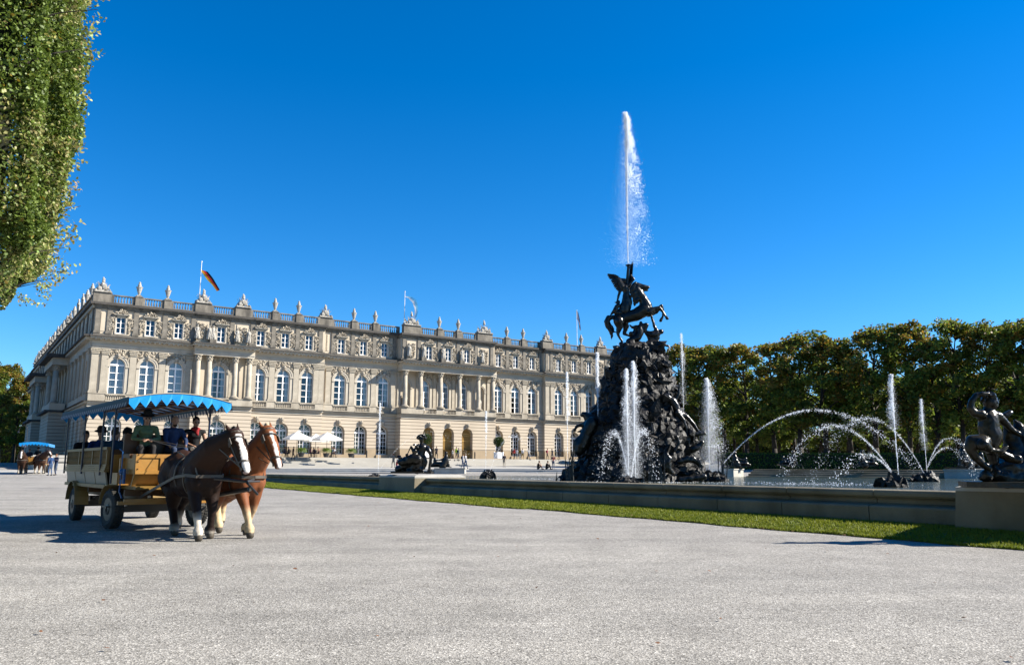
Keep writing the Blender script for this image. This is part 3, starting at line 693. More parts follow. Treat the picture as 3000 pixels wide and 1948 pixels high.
link('pilaster',PM,PAL,(0,.7,ZCB),-pi/2); link('attic_pilaster',APM,PAL,(0,.7,ZA0+.3),-pi/2)
b=MB(); 
mbt=MB(); bal_row(mbt,0.5,WL,0,0,ZRT-ZR,.5,.1,5); b.add([( -.1+vy, vx, vz) for vx,vy,vz in mbt.v], mbt.f)
pp('roof_balustrade',b,m_weather,loc=(0,0,ZR))
kinds='UUFFUTUUTFUTFUTUUFT'
for i in range(19):
    y=4.2+4.65*i; k=kinds[i]
    if k=='U': link('urn',URN,PAL,(0,y,22.9))
    elif k=='F': o=link('roof_statue',ST[i%3],PAL,(0,y,22.9),-pi/2); o.scale=(1.2,1.2,1.2)
    else: link('trophy_group',TR[i%3],PAL,(0,y,22.9),-pi/2)
# ---- flags on the roof
def flagpole(s,h,label,cols,pts,inb=2.0,extra=None):
    base=PL(s,-inb,ZR-.05); t=empty('flagpole',base,0,label,'flagpole','flagpoles on the palace roof')
    b=MB(); b.tube((0,0,0),(0,0,h),.07,.04,8); b.ball((0,0,h+.06),.1,1); b.build('pole',m_white,t)
    # pts: list of (top corner, bottom corner) hanging cloth sections, in metres from the pole head
    n=len(cols); f=MB()
    for (a0_,a1_),(b0,b1) in zip(pts[:-1],pts[1:]):
        A0,A1,B0,B1=map(Vector,(a0_,a1_,b0,b1))
        for k in range(n):
            t0,t1=k/n,(k+1)/n
            q=[A0.lerp(A1,t0),A0.lerp(A1,t1),B0.lerp(B1,t1),B0.lerp(B1,t0)]
            f.add([v+Vector((0,0,h)) for v in q],[(0,1,2,3)],cols[k])
    f.build('flag',m_flag,t)
m_flag=M('flag_cloth',(1,1,1),.8,attr='col',trans=.5)
flagpole(12.9,7.5,'flagpole flying a black red and gold flag',[(1.25,.62,.03),(1.0,.05,.03),(.01,.01,.012)],
   [((-.2,.0,-1.05),(.9,.0,-1.35)),((.2,.1,-1.6),(1.25,.1,-1.75)),((.9,.0,-2.5),(1.7,.1,-2.3)),((1.6,.1,-3.2),(2.2,.1,-3.1)),((2.3,.1,-4.1),(2.7,.1,-3.9))])
flagpole(44.2,7.2,'flagpole with a limp white and light blue flag',[(1.25,1.28,1.3),(.25,.80,1.2)],
   [((-.2,0,-.75),(.5,0,-.65)),((.5,.1,-.95),(1.1,.1,-.8)),((1.2,.0,-1.7),(1.8,.1,-1.3)),((1.55,.1,-2.6),(2.1,.0,-2.3)),((1.6,.1,-3.6),(2.1,.1,-3.3)),((1.3,.1,-4.2),(1.9,.1,-4.1))])
flagpole(80.2,8.3,'flagpole with a dark blue flag hanging close to the pole',[(.03,.05,.22),(.6,.62,.7),(.03,.05,.22)],
   [((-.1,0,-.1),(.25,0,-.2)),((.0,.1,-1.3),(.55,.1,-1.5)),((.3,0,-2.2),(.65,.1,-2.6)),((.5,.1,-3.6),(.75,0,-3.7))],inb=3)
# ================================================================= basin, water, pedestals
ZW=.60; ZC=.85
def frame_obj(mb,name,mat,label=None,cat=None,sm=False):
    o=mb.build(name,mat,smooth_=sm); fixn(o.data)
    return tag(o,label,cat)
# near wall: profile (perp,z) from outside foot to inside, swept along the wall in blocks
PROF=[(.28,0),(.28,.49),(.30,.52),(.34,.535),(.52,.55),(.60,.58),(.62,.64),(.585,.675),(.53,.69),(.50,.70),(.475,.735),(.475,.79),(.50,.835),(.55,ZC),(.95,ZC),(.99,.82),(.99,.3)]
def sweep(mb, path, prof, join=3.0):
    """path: list of (point, outward normal) ; prof in (perp,z)"""
    n=len(prof)
    for (p,nn) in path:
        pass
def wall_run(name, a0, a1, blocks=True):
    W=empty(name); objs=[]; a=a0; k=0
    mbs=MB(); lens=[2.05,2.2,1.95,2.1]
    while a<a1-.01:
        L_=min(lens[k%4],a1-a); e=a+L_-.02
        vs=[]; 
        for q in (a,e):
            for pe,z in PROF:
                p=BA(pe,q); vs.append((p.x,p.y,z if z>0 else min(.0,0)-.1))
        n=len(PROF); fs=[(i,i+1,n+i+1,n+i) for i in range(n-1)]+[tuple(range(n)),tuple(range(2*n-1,n-1,-1))]
        mbs.add(vs,fs); a+=L_; k+=1
    return W,mbs
BAS=empty('fountain_basin',BA(.6,21),0,'long low moulded stone basin wall holding the pool water','basin')
def place(mb,name,mat,parent=BAS,sm=False):
    for i,v in enumerate(mb.v): mb.v[i]=(v[0]-parent.location.x,v[1]-parent.location.y,v[2]-parent.location.z)
    o=mb.build(name,mat,parent,smooth_=sm); fixn(o.data); return o
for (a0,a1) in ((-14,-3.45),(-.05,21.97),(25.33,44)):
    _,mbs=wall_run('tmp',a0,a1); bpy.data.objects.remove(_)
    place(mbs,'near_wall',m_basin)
# far rims (XY polylines, near -> the water side) with a sloping stepped top
def rim(name,pts,prof,mat):
    mb=MB(); n=len(prof)
    for (A,B) in zip(pts[:-1],pts[1:]):
        A=Vector((*A,0)); B=Vector((*B,0)); d=(B-A).normalized(); nn=Vector((-d.y,d.x,0))
        if nn.y<0 and abs(nn.y)>.01: nn=-nn
        L_=(B-A).length; k=max(1,int(L_/2.4))
        for j in range(k):
            a=A+d*(L_*j/k); e=A+d*(L_*(j+1)/k-.015)
            vs=[(q+nn*pe+Vector((0,0,z))) for q in (a,e) for pe,z in prof]
            mb.add(vs,[(i,i+1,n+i+1,n+i) for i in range(n-1)]+[tuple(range(n)),tuple(range(2*n-1,n-1,-1))])
    return place(mb,name,mat)
RP=[(0,.1),(0,.72),(-.06,.76),(-.04,.82),(.25,.84),(.9,.86),(.95,1.0),(1.7,1.03),(1.75,1.13),(2.6,1.14),(2.6,.1)]
RS=[(0,.1),(0,.66),(.5,.67),(.52,.84),(1.05,.85),(1.07,1.0),(1.6,1.01),(1.62,1.16),(2.3,1.17),(2.3,.1)]
rim('far_rim',[(-27,77.5),(-6.6,74.5)],RP,m_basin_l)
rim('far_rim',[(-5.0,81.5),(5,77.2),(16.2,66.5)],RP,m_basin_l)
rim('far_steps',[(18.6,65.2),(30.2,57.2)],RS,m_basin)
rim('side_rim',[(34,55),(46,44)],RP,m_basin_l)
# water
def mk_water():
    m=bpy.data.materials.new('pool_water'); m.use_nodes=True; t=m.node_tree; b=t.nodes['Principled BSDF']; L=t.links.new
    b.inputs['Base Color'].default_value=(.05,.062,.045,1); b.inputs['Roughness'].default_value=.08; b.inputs['IOR'].default_value=1.33; b.inputs['Specular IOR Level'].default_value=.6
    tc=t.nodes.new('ShaderNodeTexCoord')
    n=t.nodes.new('ShaderNodeTexNoise'); n.inputs['Scale'].default_value=1.6; n.inputs['Detail'].default_value=6; n.inputs['Roughness'].default_value=.65; L(tc.outputs['Object'],n.inputs['Vector'])
    bp=t.nodes.new('ShaderNodeBump'); bp.inputs['Strength'].default_value=.9; bp.inputs['Distance'].default_value=.12; L(n.outputs[0],bp.inputs['Height']); L(bp.outputs[0],b.inputs['Normal'])
    return m
pool=[BA(.97,-14),BA(.97,44),Vector((-27,77.6,0)),Vector((-6.4,74.6,0)),Vector((-4.5,81.6,0)),Vector((5,77.4,0)),Vector((17,66.6,0)),Vector((31,57.4,0)),Vector((46,44.2,0)),Vector((44,15,0))]
mb=MB(); mb.add([(p.x,p.y,ZW) for p in pool],[tuple(range(len(pool)))])
o=mb.build('water',mk_water()); fixn(o.data); tag(o,kind='structure')
# pedestals
def pedestal(a0,a1,z0,zt,label,front=0,back=2.4):
    t=empty('stone_pedestal',BA((front+back)/2,(a0+a1)/2,0),TH,label,'pedestal','stone pedestals round the basin')
    hw=(a1-a0)/2; hd=(back-front)/2; b=MB()
    # local x=perp, y=along
    b.add([(x,y,z) for z,gx,gy in ((z0,hd+.05,hw+.06),(zt-.1,hd,hw)) for x,y in ((-gx,-gy),(gx,-gy),(gx,gy),(-gx,gy))],[(0,1,2,3),(4,5,6,7),(0,1,5,4),(1,2,6,5),(2,3,7,6),(3,0,4,7)])
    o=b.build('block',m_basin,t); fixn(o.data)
    b=MB(); b.add([(x,y,z) for z,g in ((zt-.098,0),(zt-.03,-.0),(zt+.02,-.13)) for x,y in ((-hd-g,-hw-g),(hd+g,-hw-g),(hd+g,hw+g),(-hd-g,hw+g))],[(0,1,2,3),(8,9,10,11)]+[(k*4+i,k*4+(i+1)%4,k*4+4+(i+1)%4,k*4+4+i) for k in (0,1) for i in range(4)])
    o=b.build('cap_slab',m_basin_l,t); fixn(o.data); return t
pedestal(-3.4,0,-.05,.975,'big streaked stone pedestal at the right edge under the kneeling statue')
pedestal(21.97,25.33,-.05,.95,'stained stone pedestal under the reclining bronze woman')
def freeped(x,y,wx,wy,z0,z1,rz,label):
    t=empty('stone_pedestal',(x,y,0),rz,label,'pedestal','stone pedestals round the basin'); b=MB(); b.box(-wx,wx,-wy,wy,z0,z1-.08); b.build('block',m_basin_l,t)
    b=MB(); b.box(-wx-.06,wx+.06,-wy-.06,wy+.06,z1-.078,z1); b.build('cap_slab',m_basin_l,t); return t
freeped(-5.6,75.3,1.35,1.3,.1,1.22,.0,'small pale pedestal on the far left rim under a distant bronze')
freeped(17.35,66.2,.95,1.2,.1,1.22,radians(-34),'pale pedestal at the left end of the far right steps')
freeped(31.6,56.3,1.6,1.4,.1,1.22,radians(-34),'pale pedestal at the right end of the far right steps')
# ================================================================= central fountain: rock mound with bronze group
FY=43.0
def F1(x,y,Y=FY): return P(1600+x/2.239,740+y/2.239,Y)      # from the fountain close-up
def F2(x,y,Y=FY): return P(1740+x/5.519,760+y/5.519,Y)
MND=empty('fountain_monument',(F1(600,1480).x,FY,0),0,'tall dark rock fountain crowned by a rearing bronze horse and winged figure','fountain')
MC=Vector(MND.location)
left=[(1497,70),(1455,80),(1430,130),(1380,205),(1330,215),(1250,225),(1150,250),(1060,290),(1000,330),(930,352),(880,375),(830,402),(780,412),(720,428),(680,440),(640,455),(600,520),(585,560)]
right=[(1500,1060),(1450,1045),(1400,1015),(1300,1000),(1200,985),(1150,960),(1090,930),(1040,890),(960,860),(900,850),(850,835),(800,812),(720,800),(680,780),(640,765),(610,720),(590,650)]
def lerp_tab(tab,y):
    tab=sorted(tab)
    if y<=tab[0][0]: return tab[0][1]
    for (y0,x0),(y1,x1) in zip(tab[:-1],tab[1:]):
        if y<=y1: return x0+(x1-x0)*(y-y0)/(y1-y0)
    return tab[-1][1]
lev=[]
for k in range(40):
    y=1497-(1497-590)*k/39; z=F1(600,y).z; xl=F1(lerp_tab(left,y),y).x-MC.x; xr=F1(lerp_tab(right,y),y).x-MC.x
    lev.append((max(.1,z) if k else .35,xl,xr))
lev[0]=(.35,lev[0][1],lev[0][2])
mb=MB(); NA=72
for (z,xl,xr) in lev:
    cxm=(xl+xr)/2; hr=(xr-xl)/2
    for i in range(NA):
        a=2*pi*i/NA; r=hr*(.93)*(1+.0*cos(a)); x=cxm+r*cos(a); yv=(hr*.85)*sin(a)
        q=Vector((x,yv,z)); d=.42*noise.fractal(q*.9+Vector((3,1,7)),1,2,4)+.14*noise.fractal(q*3.1,1,2,3)
        f=1+d/max(hr,1.0); 
        mb.v.append((cxm+(x-cxm)*f,yv*f,z+.12*noise.noise(q*1.3)))
nl=len(lev)
mb.f=[(k*NA+i,k*NA+(i+1)%NA,(k+1)*NA+(i+1)%NA,(k+1)*NA+i) for k in range(nl-1) for i in range(NA)]+[tuple((nl-1)*NA+i for i in range(NA))]
mb.c=[None]*len(mb.f)
rnd=random.Random(21)
for k in range(900):
    t=rnd.random()**1.1; kk=int(t*(nl-2)); z,xl,xr=lev[kk]; a=rnd.uniform(pi*.95,2.05*pi) if rnd.random()<.8 else rnd.uniform(0,pi)
    cxm=(xl+xr)/2; hr=(xr-xl)/2; s=rnd.uniform(.10,.36)*(1 if kk<30 else .7)*(1.5 if k%9==0 else 1)
    rr_=hr*.93-s*.3; q=(cxm+rr_*cos(a), rr_*.9*sin(a), z+rnd.uniform(-.15,.15))
    R=Matrix.Rotation(rnd.uniform(0,6),3,'Z')@Matrix.Rotation(rnd.uniform(0,6),3,'X')
    mb.ball(q,(s*rnd.uniform(.7,1.3),s*rnd.uniform(.6,1.1),s*rnd.uniform(.6,1.5)),2 if k%9==0 else 1,rot=R,jit=.9,seed=k)
o=mb.build('rock_mound',m_rock,MND)
def skin(name,prims,vox=.05,mat=m_bronze,na=.015,parent=MND,ns=6,it=1):
    off=Vector(parent.location)
    pr=[]
    for p in prims:
        if p[0]=='c': pr.append(('c',Vector(p[1])-off,Vector(p[2])-off,p[3],p[4]))
        else: pr.append(('e',Vector(p[1])-off,p[2],*p[3:]))
    me=blob(pr,vox,name,mat,it,noise_amt=na,noise_scale=ns); return link(name,me,parent)
PXM2=5.519*FPX/FY/.985   # close-up pixels per metre at the statue
def chain(pts,dy=0,fn=F2,px=PXM2,Y=FY):
    """pts: (x,y,r_px[,dy]) -> capsules"""
    out=[]
    q=[(fn(p[0],p[1],Y+dy+(p[3] if len(p)>3 else 0)),p[2]/px) for p in pts]
    for (a,ra),(b,rb) in zip(q[:-1],q[1:]): out.append(('c',a,b,ra,rb))
    return out
def ell(x,y,rx,rz,ry=None,dy=0,fn=F2,px=PXM2,Y=FY,rot=0):
    return ('e',fn(x,y,Y+dy),(rx/px,(ry or min(rx,rz))/px,rz/px),Matrix.Rotation(rot,3,'Y'))
# rearing horse
h=[]
h+=chain([(400,965,90),(560,930,98),(700,890,108),(820,810,118)])
h+=[ell(395,960,95,105,88),ell(850,790,100,130,92)]
h+=chain([(850,760,100),(790,640,82),(710,520,72),(675,445,62)])
h+=chain([(690,425,62),(760,440,52),(830,450,40),(885,450,26)]); h+=chain([(700,470,50),(790,490,28),(865,500,18)])
h+=chain([(640,400,14),(615,385,6)],-.05)+chain([(655,395,14),(690,372,6)],.08)
h+=chain([(890,850,62),(980,800,40),(1060,785,34),(1115,850,22),(1150,905,20),(1185,955,30)],-.2)
h+=chain([(880,880,60),(1000,850,38),(1090,755,34),(1120,830,22),(1115,920,18),(1080,990,30)],.22)
h+=chain([(400,1000,92),(415,1090,58),(385,1190,30),(400,1240,22),(455,1320,19),(450,1385,28)],-.2)
h+=chain([(470,1010,90),(525,1080,48),(485,1200,28),(560,1230,20),(640,1270,22)],.25)
skin('horse_statue',h,.045)
h=chain([(330,930,28),(240,950,50),(205,1010,46),(230,1090,40),(275,1160,38),(290,1230,20),(285,1300,8)])+chain([(260,1100,30),(320,1165,18),(360,1180,8)])+chain([(250,1040,30),(310,1110,14),(330,1130,5)])
skin('horse_tail',h,.035,na=.03)
h=[]
for (x,y,dx,dy_) in [(640,410,-40,30),(625,450,-40,45),(620,500,-35,55),(630,560,-40,60),(650,610,-20,70),(670,660,-30,60),(690,600,10,60),(680,520,10,60),(665,700,-10,50),(700,660,0,50)]:
    h+=chain([(x+30,y-20,34),(x,y,30),(x+dx,y+dy_,10)],-.12)
skin('horse_mane',h,.035,na=.03)
# winged figure with trumpet
h=[]
h+=chain([(500,830,82),(510,760,80),(515,680,70),(520,600,62),(525,540,54),(515,490,60),(505,450,56)])+chain([(560,800,40),(580,700,44),(575,600,34)])+chain([(440,840,50),(470,740,50)])+chain([(370,870,45),(420,840,48)])
h+=chain([(500,440,28),(495,400,24)])+[ell(490,352,36,42,36)]
h+=chain([(555,430,32),(600,370,24),(648,325,20),(625,290,18),(595,250,15)],-.05)
h+=chain([(450,460,34),(415,530,24),(390,620,20),(375,680,16)])
skin('winged_figure',h,.035)
b=MB(); T0=F2(535,400)-MC; T1=F2(556,120)-MC; T2=F2(551,88)-MC; b.tube(T0,T1,.09,.07,10); b.tube(T1,T2,.07,.15,12)
for k in range(16):
    t=k/15; c=T0.lerp(T1,t)+Vector((.08,-.02,0)); b.add([c+Vector((0,0,-.12)),c+Vector((.02,.05,.1)),c+Vector((.22,0,.24)),c+Vector((.12,-.04,.02))],[(0,1,2,3)])
    b.add([c+Vector((0,.03,-.12)),c+Vector((.02,.08,.1)),c+Vector((.2,.05,.2)),c+Vector((.12,.0,.0))],[(3,2,1,0)])
b.tube(T1+Vector((.08,0,-.1)),F2(638,10)-MC,.05,.01,5); b.tube(T1+Vector((.08,0,-.1)),F2(625,50)-MC,.05,.01,5)
b.build('trumpet',m_bronze,MND)
# wings: layered feathers
def wing(root,tip,dy,n=13):
    b=MB(); R0=F2(*root,FY+dy)-MC; T=F2(*tip,FY+dy+.1)-MC
    ends=[(228,243),(232,262),(245,290),(262,310),(285,345),(298,372),(315,400),(330,430),(345,455),(365,480),(385,497),(400,505),(420,515)]
    for i,(x,y) in enumerate(ends):
        t=i/(len(ends)-1); a=F2(310+150*t,262+170*t,FY+dy)-MC; e=F2(x,y,FY+dy+.12*(i%2))-MC
        d=(e-a); L_=d.length; d=d/L_; s=d.cross(Vector((0,1,0))).normalized()*.06
        b.add([a-s*1.2+Vector((0,.02*(i%3),0)),a+s*1.2,e+s*.6,e+d*.05,e-s*.8]+[v+Vector((0,.04,0)) for v in (a-s*1.2,a+s*1.2,e+s*.6,e+d*.05,e-s*.8)],[(0,1,2,3,4),(9,8,7,6,5)]+[(k,(k+1)%5,5+(k+1)%5,5+k) for k in range(5)])
    b.path([F2(470,455,FY+dy)-MC,F2(430,380,FY+dy)-MC,F2(390,300,FY+dy)-MC,F2(330,258,FY+dy)-MC,F2(240,245,FY+dy)-MC],[.2,.16,.11,.07,.03],8)
    return b
wing((470,440),(230,245),.0).build('wing',m_bronze,MND)
wb=wing((470,440),(230,245),.0); 
for i,v in enumerate(wb.v): wb.v[i]=(v[0]+.25+(.15*(v[2]-9)),v[1]+.55,v[2]-.1)
wb.build('wing',m_bronze,MND)
h=chain([(395,690,34),(385,700,36)],.0)+chain([(350,800,38),(375,760,40),(400,740,34)],-.1)+chain([(345,820,44),(310,850,28),(275,895,16)],-.1)+chain([(395,680,12),(330,697,7)])+chain([(360,860,40),(430,870,40)],-.1)
skin('putto',h,.035)
# figures under the horse
h=chain([(1085,1168,46),(1050,1180,36),(1020,1200,60),(930,1220,66),(880,1200,50)])+chain([(1010,1150,34),(975,1080,26),(955,1000,22),(925,905,18)])+chain([(1020,1260,50),(1000,1300,46)])+chain([(900,1280,40),(1020,1330,34),(1120,1370,26),(1200,1400,20)])
skin('fallen_man',h,.035)
h=chain([(740,1120,58),(745,1200,60),(700,1270,62),(620,1300,58),(560,1330,50)])+chain([(770,1080,38),(850,1060,40),(820,1130,34),(870,1230,26),(915,1350,22)])+chain([(750,1085,34),(680,1085,26),(620,1100,22),(580,1060,12)])+[ell(600,1200,42,40,40)]+chain([(640,1220,30),(655,1130,14),(650,1110,12)])+chain([(760,1020,26),(750,1100,34)])
skin('fallen_woman',h,.035)
h=[]
for k in range(22):
    x=460+rnd.uniform(0,640); h+=[ell(x,1390+rnd.uniform(-40,60)-max(0,150-abs(x-720))*.35,rnd.uniform(35,80),rnd.uniform(30,60),60,dy=rnd.uniform(-.5,.4),rot=rnd.uniform(0,3))]
skin('summit_rock',h,.06,m_rock,na=.06,ns=3)
# figures on the slopes (close-up 1)
PXM1=2.239*FPX/FY/.985
def ch1(pts,dy): return chain(pts,dy,F1,PXM1)
h=ch1([(800,955,24),(830,975,26),(850,1010,26),(870,1050,22),(920,1075,16),(965,1120,12),(1000,1175,9)],-1.5)+ch1([(850,965,14),(868,930,10),(873,880,8),(872,855,6)],-1.5)+ch1([(780,935,16),(800,950,18)],-1.6)+ch1([(860,1050,20),(900,1100,14),(925,1170,11),(935,1260,9),(930,1340,8)],-1.7)+ch1([(790,880,8),(800,930,12)],-1.4)
skin('falling_man',h,.045)
h=ch1([(330,1090,40),(280,1085,34),(255,1062,20),(240,1055,12),(232,1070,9)],-.6)+ch1([(270,1130,34),(230,1130,12),(200,1140,10),(185,1165,10)],-1)+ch1([(260,1150,22),(235,1165,8),(210,1175,7)],-1)+ch1([(300,1120,44),(260,1200,40),(230,1270,42),(215,1300,34)],-1.2)+ch1([(190,1280,16),(195,1240,18),(235,1215,26)],-1.2)
skin('sea_horse_left',h,.05).name='rearing_sea_horse'
h=ch1([(800,1350,26),(790,1400,28),(820,1440,18)],-3.2)+ch1([(770,1330,12),(790,1320,12)],-3.2)+ch1([(870,1370,20),(930,1350,22),(990,1365,20),(1020,1400,14)],-2.5)+ch1([(960,1290,24),(1000,1270,20),(1030,1240,12)],-1.8)+ch1([(930,1200,18),(980,1190,20),(1035,1185,14)],-1.6)+ch1([(840,1300,12),(870,1250,10),(855,1200,9)],-2.6)+ch1([(880,1490,18),(960,1480,20),(1040,1470,18)],-3)
skin('sea_creatures',h,.05,na=.04)
# spiky bronze plants and reeds
def spiky(x,y,dy,n,r):
    b=MB(); c=F1(x,y,FY+dy)-MC
    for k in range(n):
        a=rnd.uniform(0,2*pi); d=Vector((cos(a),-.5+rnd.uniform(-.3,.3),sin(a)*.8+.25)).normalized(); e=c+d*r*rnd.uniform(.6,1.1); m_=c.lerp(e,.55)+Vector((0,0,.08)); b.path([c,m_,e+Vector((0,0,-.05))],[.022,.016,.004],4)
    b.build('agave',m_bronze,MND)
spiky(525,772,-2.2,22,.62); spiky(735,775,-2.1,22,.6); spiky(685,1105,-3.0,20,.6); spiky(400,985,-1.8,14,.55)
def reeds(x0,x1,ybase,ytop,dy,n):
    b=MB()
    for k in range(n):
        x=rnd.uniform(x0,x1); c=F1(x,ybase,FY+dy)-MC; c.z=ZW-.1; yt=ytop+rnd.uniform(0,110); t=F1(x+rnd.uniform(-18,18),yt,FY+dy)-MC
        m_=c.lerp(t,.55)+Vector((rnd.uniform(-.05,.05),0,0)); b.path([c,m_,t],[.035,.028,.008],5)
        if k%2: e=m_+Vector((rnd.uniform(-.35,.35),0,rnd.uniform(.25,.5))); b.path([m_,e],[.022,.005],4)
    b.build('reeds',m_reed,MND)
reeds(125,200,1480,1265,-3.2,9); reeds(60,90,1490,1385,-3.6,3); reeds(640,780,1500,1290,-4.2,12); reeds(1120,1180,1480,1250,-1.5,6); reeds(990,1050,1480,1330,-2.8,5)
# ================================================================= small rocks with nozzles in the water
ROCKS=[]
def rock(u,v,wpx,hpx,label,seed):
    d=P(u,v,10)-Vector((0,0,EYE)); t=(ZW-EYE)/d.z; c=Vector((0,0,EYE))+d*t
    k=FPX/c.y/.985; w_=wpx/2/k; hh=hpx/k; rn=random.Random(seed); t_=empty('nozzle_rock',(c.x,c.y+w_*.5,ZW-.05),0,label,'rock','dark rocks with water nozzles in the pool')
    b=MB()
    for i in range(16):
        a=rn.uniform(0,2*pi); r=w_*rn.uniform(.15,.68); s=w_*rn.uniform(.28,.5)*(1-r/w_*.35)
        b.ball((r*cos(a),r*sin(a)*.8,0+hh*.25*(1-r/w_)),(s,s*.9,min(hh*.85*(1.05-r/w_*.7),s*1.3)),2,rot=Matrix.Rotation(rn.uniform(-.4,.4),3,'X'),jit=.8,seed=seed*9+i)
    b.build('rock_pile',m_rock,t_); b=MB(); b.tube((0,0,hh*.5),(0,0,hh*1.02),.05,.04,8); b.build('nozzle',m_bronze,t_); ROCKS.append((t_,hh)); return c,hh
R_N=rock(2626,1427,112,40,'black rock in the pool nearest the camera on the right',1)
R_F=rock(2721,1411,92,30,'black rock just behind and right of the nearest one',2)
R_M=rock(1842,1416,85,20,'flat black rock in front of the big fountain',3)
R_R=rock(2095,1411,100,30,'wet rock at the right foot of the big fountain',4)
R_L=rock(1428,1401,60,26,'small grey rock left of the big fountain',5)
R_L2=rock(1095,1398,48,13,'small dark rock behind the left wall beside the reclining statue',6)
# ================================================================= bronze statues on the pedestals
YA=35.9
def F5(x,y,Y=YA): return P(1140+x/7.723,1260+y/7.723,Y)
px5=7.723*FPX/YA/.985
T=empty('reclining_statue',(F5(550,960).x,YA,F5(550,965).z),0,'dark bronze woman reclining on the stained pedestal with arm raised','statue')
def c5(p,dy=0): return chain(p,dy,F5,px5,YA)
h=c5([(735,190,58),(730,230,54),(720,290,34),(740,340,46)])+c5([(660,390,60),(740,370,72),(850,400,64)])+c5([(740,400,108),(720,500,98),(690,600,105),(650,680,120)])+c5([(880,430,60),(930,520,48),(950,640,44),(925,760,40),(905,880,34),(925,940,30)],-.1)
h+=c5([(600,470,44),(560,500,38),(530,430,30),(495,375,24)],-.25)+c5([(650,660,120),(520,640,112),(400,680,95),(300,720,80),(230,720,60)],-.15)+c5([(650,760,130),(560,830,110),(640,900,90)])+c5([(450,760,110),(300,850,95),(190,880,70),(200,930,50)])+c5([(800,640,60),(820,720,50),(780,860,40)])+c5([(700,880,60),(560,920,50),(420,930,50)],-.1)
body=skin('figure',h,.04,parent=T,na=.03)
b=MB(); TL=Vector(T.location)
b.tube(F5(490,370,YA-.3)-TL,F5(390,600,YA-.3)-TL,.025,.02,6); b.ball(F5(405,560,YA-.3)-TL,.07,2,jit=.4); b.build('sceptre',m_bronze,T)
b=MB()
for k in range(26):
    a=rnd.uniform(0,pi); x=735-85*cos(a)*rnd.uniform(.6,1.1); y=180-75*sin(a)*rnd.uniform(.5,1.15); b.ball(F5(x,y,YA+rnd.uniform(-.12,.12))-TL,(.06,.05,.07),1,jit=.5,seed=k)
b.build('leaf_crown',m_bronze,T)
b=MB()
for k in range(40): 
    x,y=rnd.choice([(rnd.uniform(560,680),rnd.uniform(330,460)),(rnd.uniform(240,420),rnd.uniform(620,700)),(rnd.uniform(160,950),rnd.uniform(900,950))]); b.ball(F5(x,y,YA+rnd.uniform(-.3,.2))-TL,(.08,.07,.07),1,jit=.5,seed=k)
b.build('foliage_and_shells',m_bronze,T)
b=MB(); b.box(-.92,.82,-.55,.75,-.02,.06); b.build('plinth',m_bronze,T)
# kneeling child on the right pedestal
YB=14.9
def F6(x,y,Y=YB): return P(2780+x/4.827,1120+y/4.827,Y)
px6=4.827*FPX/YB/.985
def c6(p,dy=0): return chain(p,dy,F6,px6,YB)
T=empty('kneeling_statue',(F6(700,1440).x,YB,F6(700,1445).z),0,'dark bronze child shading his eyes seated on a sea creature at right','statue')
h=[ell(588,285,104,116,104,0,F6,px6,YB)]+[ell(665,330,36,40,40,-.05,F6,px6,YB)]+c6([(560,370,60),(550,430,70)])+c6([(450,470,72),(560,460,95),(700,490,75)])+c6([(560,520,130),(560,640,140),(600,760,150),(560,880,130)])
h+=c6([(460,450,68),(370,440,58),(305,370,50),(320,270,44),(390,180,38),(470,175,30)],-.1)+c6([(560,160,24),(470,165,34)],-.15)
h+=c6([(720,500,62),(820,600,50),(900,680,40),(1000,740,36)],.1)+c6([(480,880,95),(600,965,44),(720,975,36),(800,930,26),(835,900,12)],-.35)+c6([(800,945,14),(840,925,9)],-.35)+c6([(800,955,12),(835,950,8)],-.35)
h+=c6([(480,850,120),(330,830,88),(300,930,75),(370,1050,58),(470,1150,50),(560,1220,46)],-.2)+c6([(600,900,110),(620,1030,80),(640,1150,62),(620,1250,50)],.1)
skin('figure',h,.018,m_bronze2,parent=T,na=.006,ns=9)
TL=Vector(T.location); b=MB()
for k in range(70):
    a=rnd.uniform(.15,pi*1.05); b.ball(F6(575-105*cos(a)*rnd.uniform(.55,1.0),275-125*sin(a)*rnd.uniform(.7,1.02),YB+rnd.uniform(-.1,.16))-TL,rnd.uniform(.028,.048),1,jit=.4,seed=k)
b.build('curly_hair',m_bronze2,T)
h=c6([(560,1300,110),(700,1270,150),(860,1250,170),(1010,1200,160),(1150,1150,180),(1300,1000,190),(1380,800,150),(1400,600,90),(1330,450,60)],.1)+c6([(820,640,70),(900,800,130),(930,1000,150),(820,1150,150),(700,1240,150)],.25)+c6([(940,560,50),(1000,700,90),(1080,860,120)],.3)+c6([(760,1020,60),(840,1060,70),(960,1080,60)],-.25)+c6([(900,950,110),(1000,1050,120),(1100,900,100),(1180,700,70),(1150,560,50)],.35)+c6([(520,1320,80),(440,1350,40)],-.2)+c6([(780,480,60),(860,430,40),(900,420,16)],.2)+c6([(700,1330,120),(900,1380,120),(1200,1360,120),(1450,1350,100)],0)
skin('sea_creature',h,.03,m_bronze2,parent=T,na=.05,ns=4)
b=MB(); b.prism([(-.45,-.75),(1.6,-.8),(1.8,.7),(-.35,.7),(-.6,-.05)],'z',-.04,.055); b.build('plinth',m_bronze2,T)
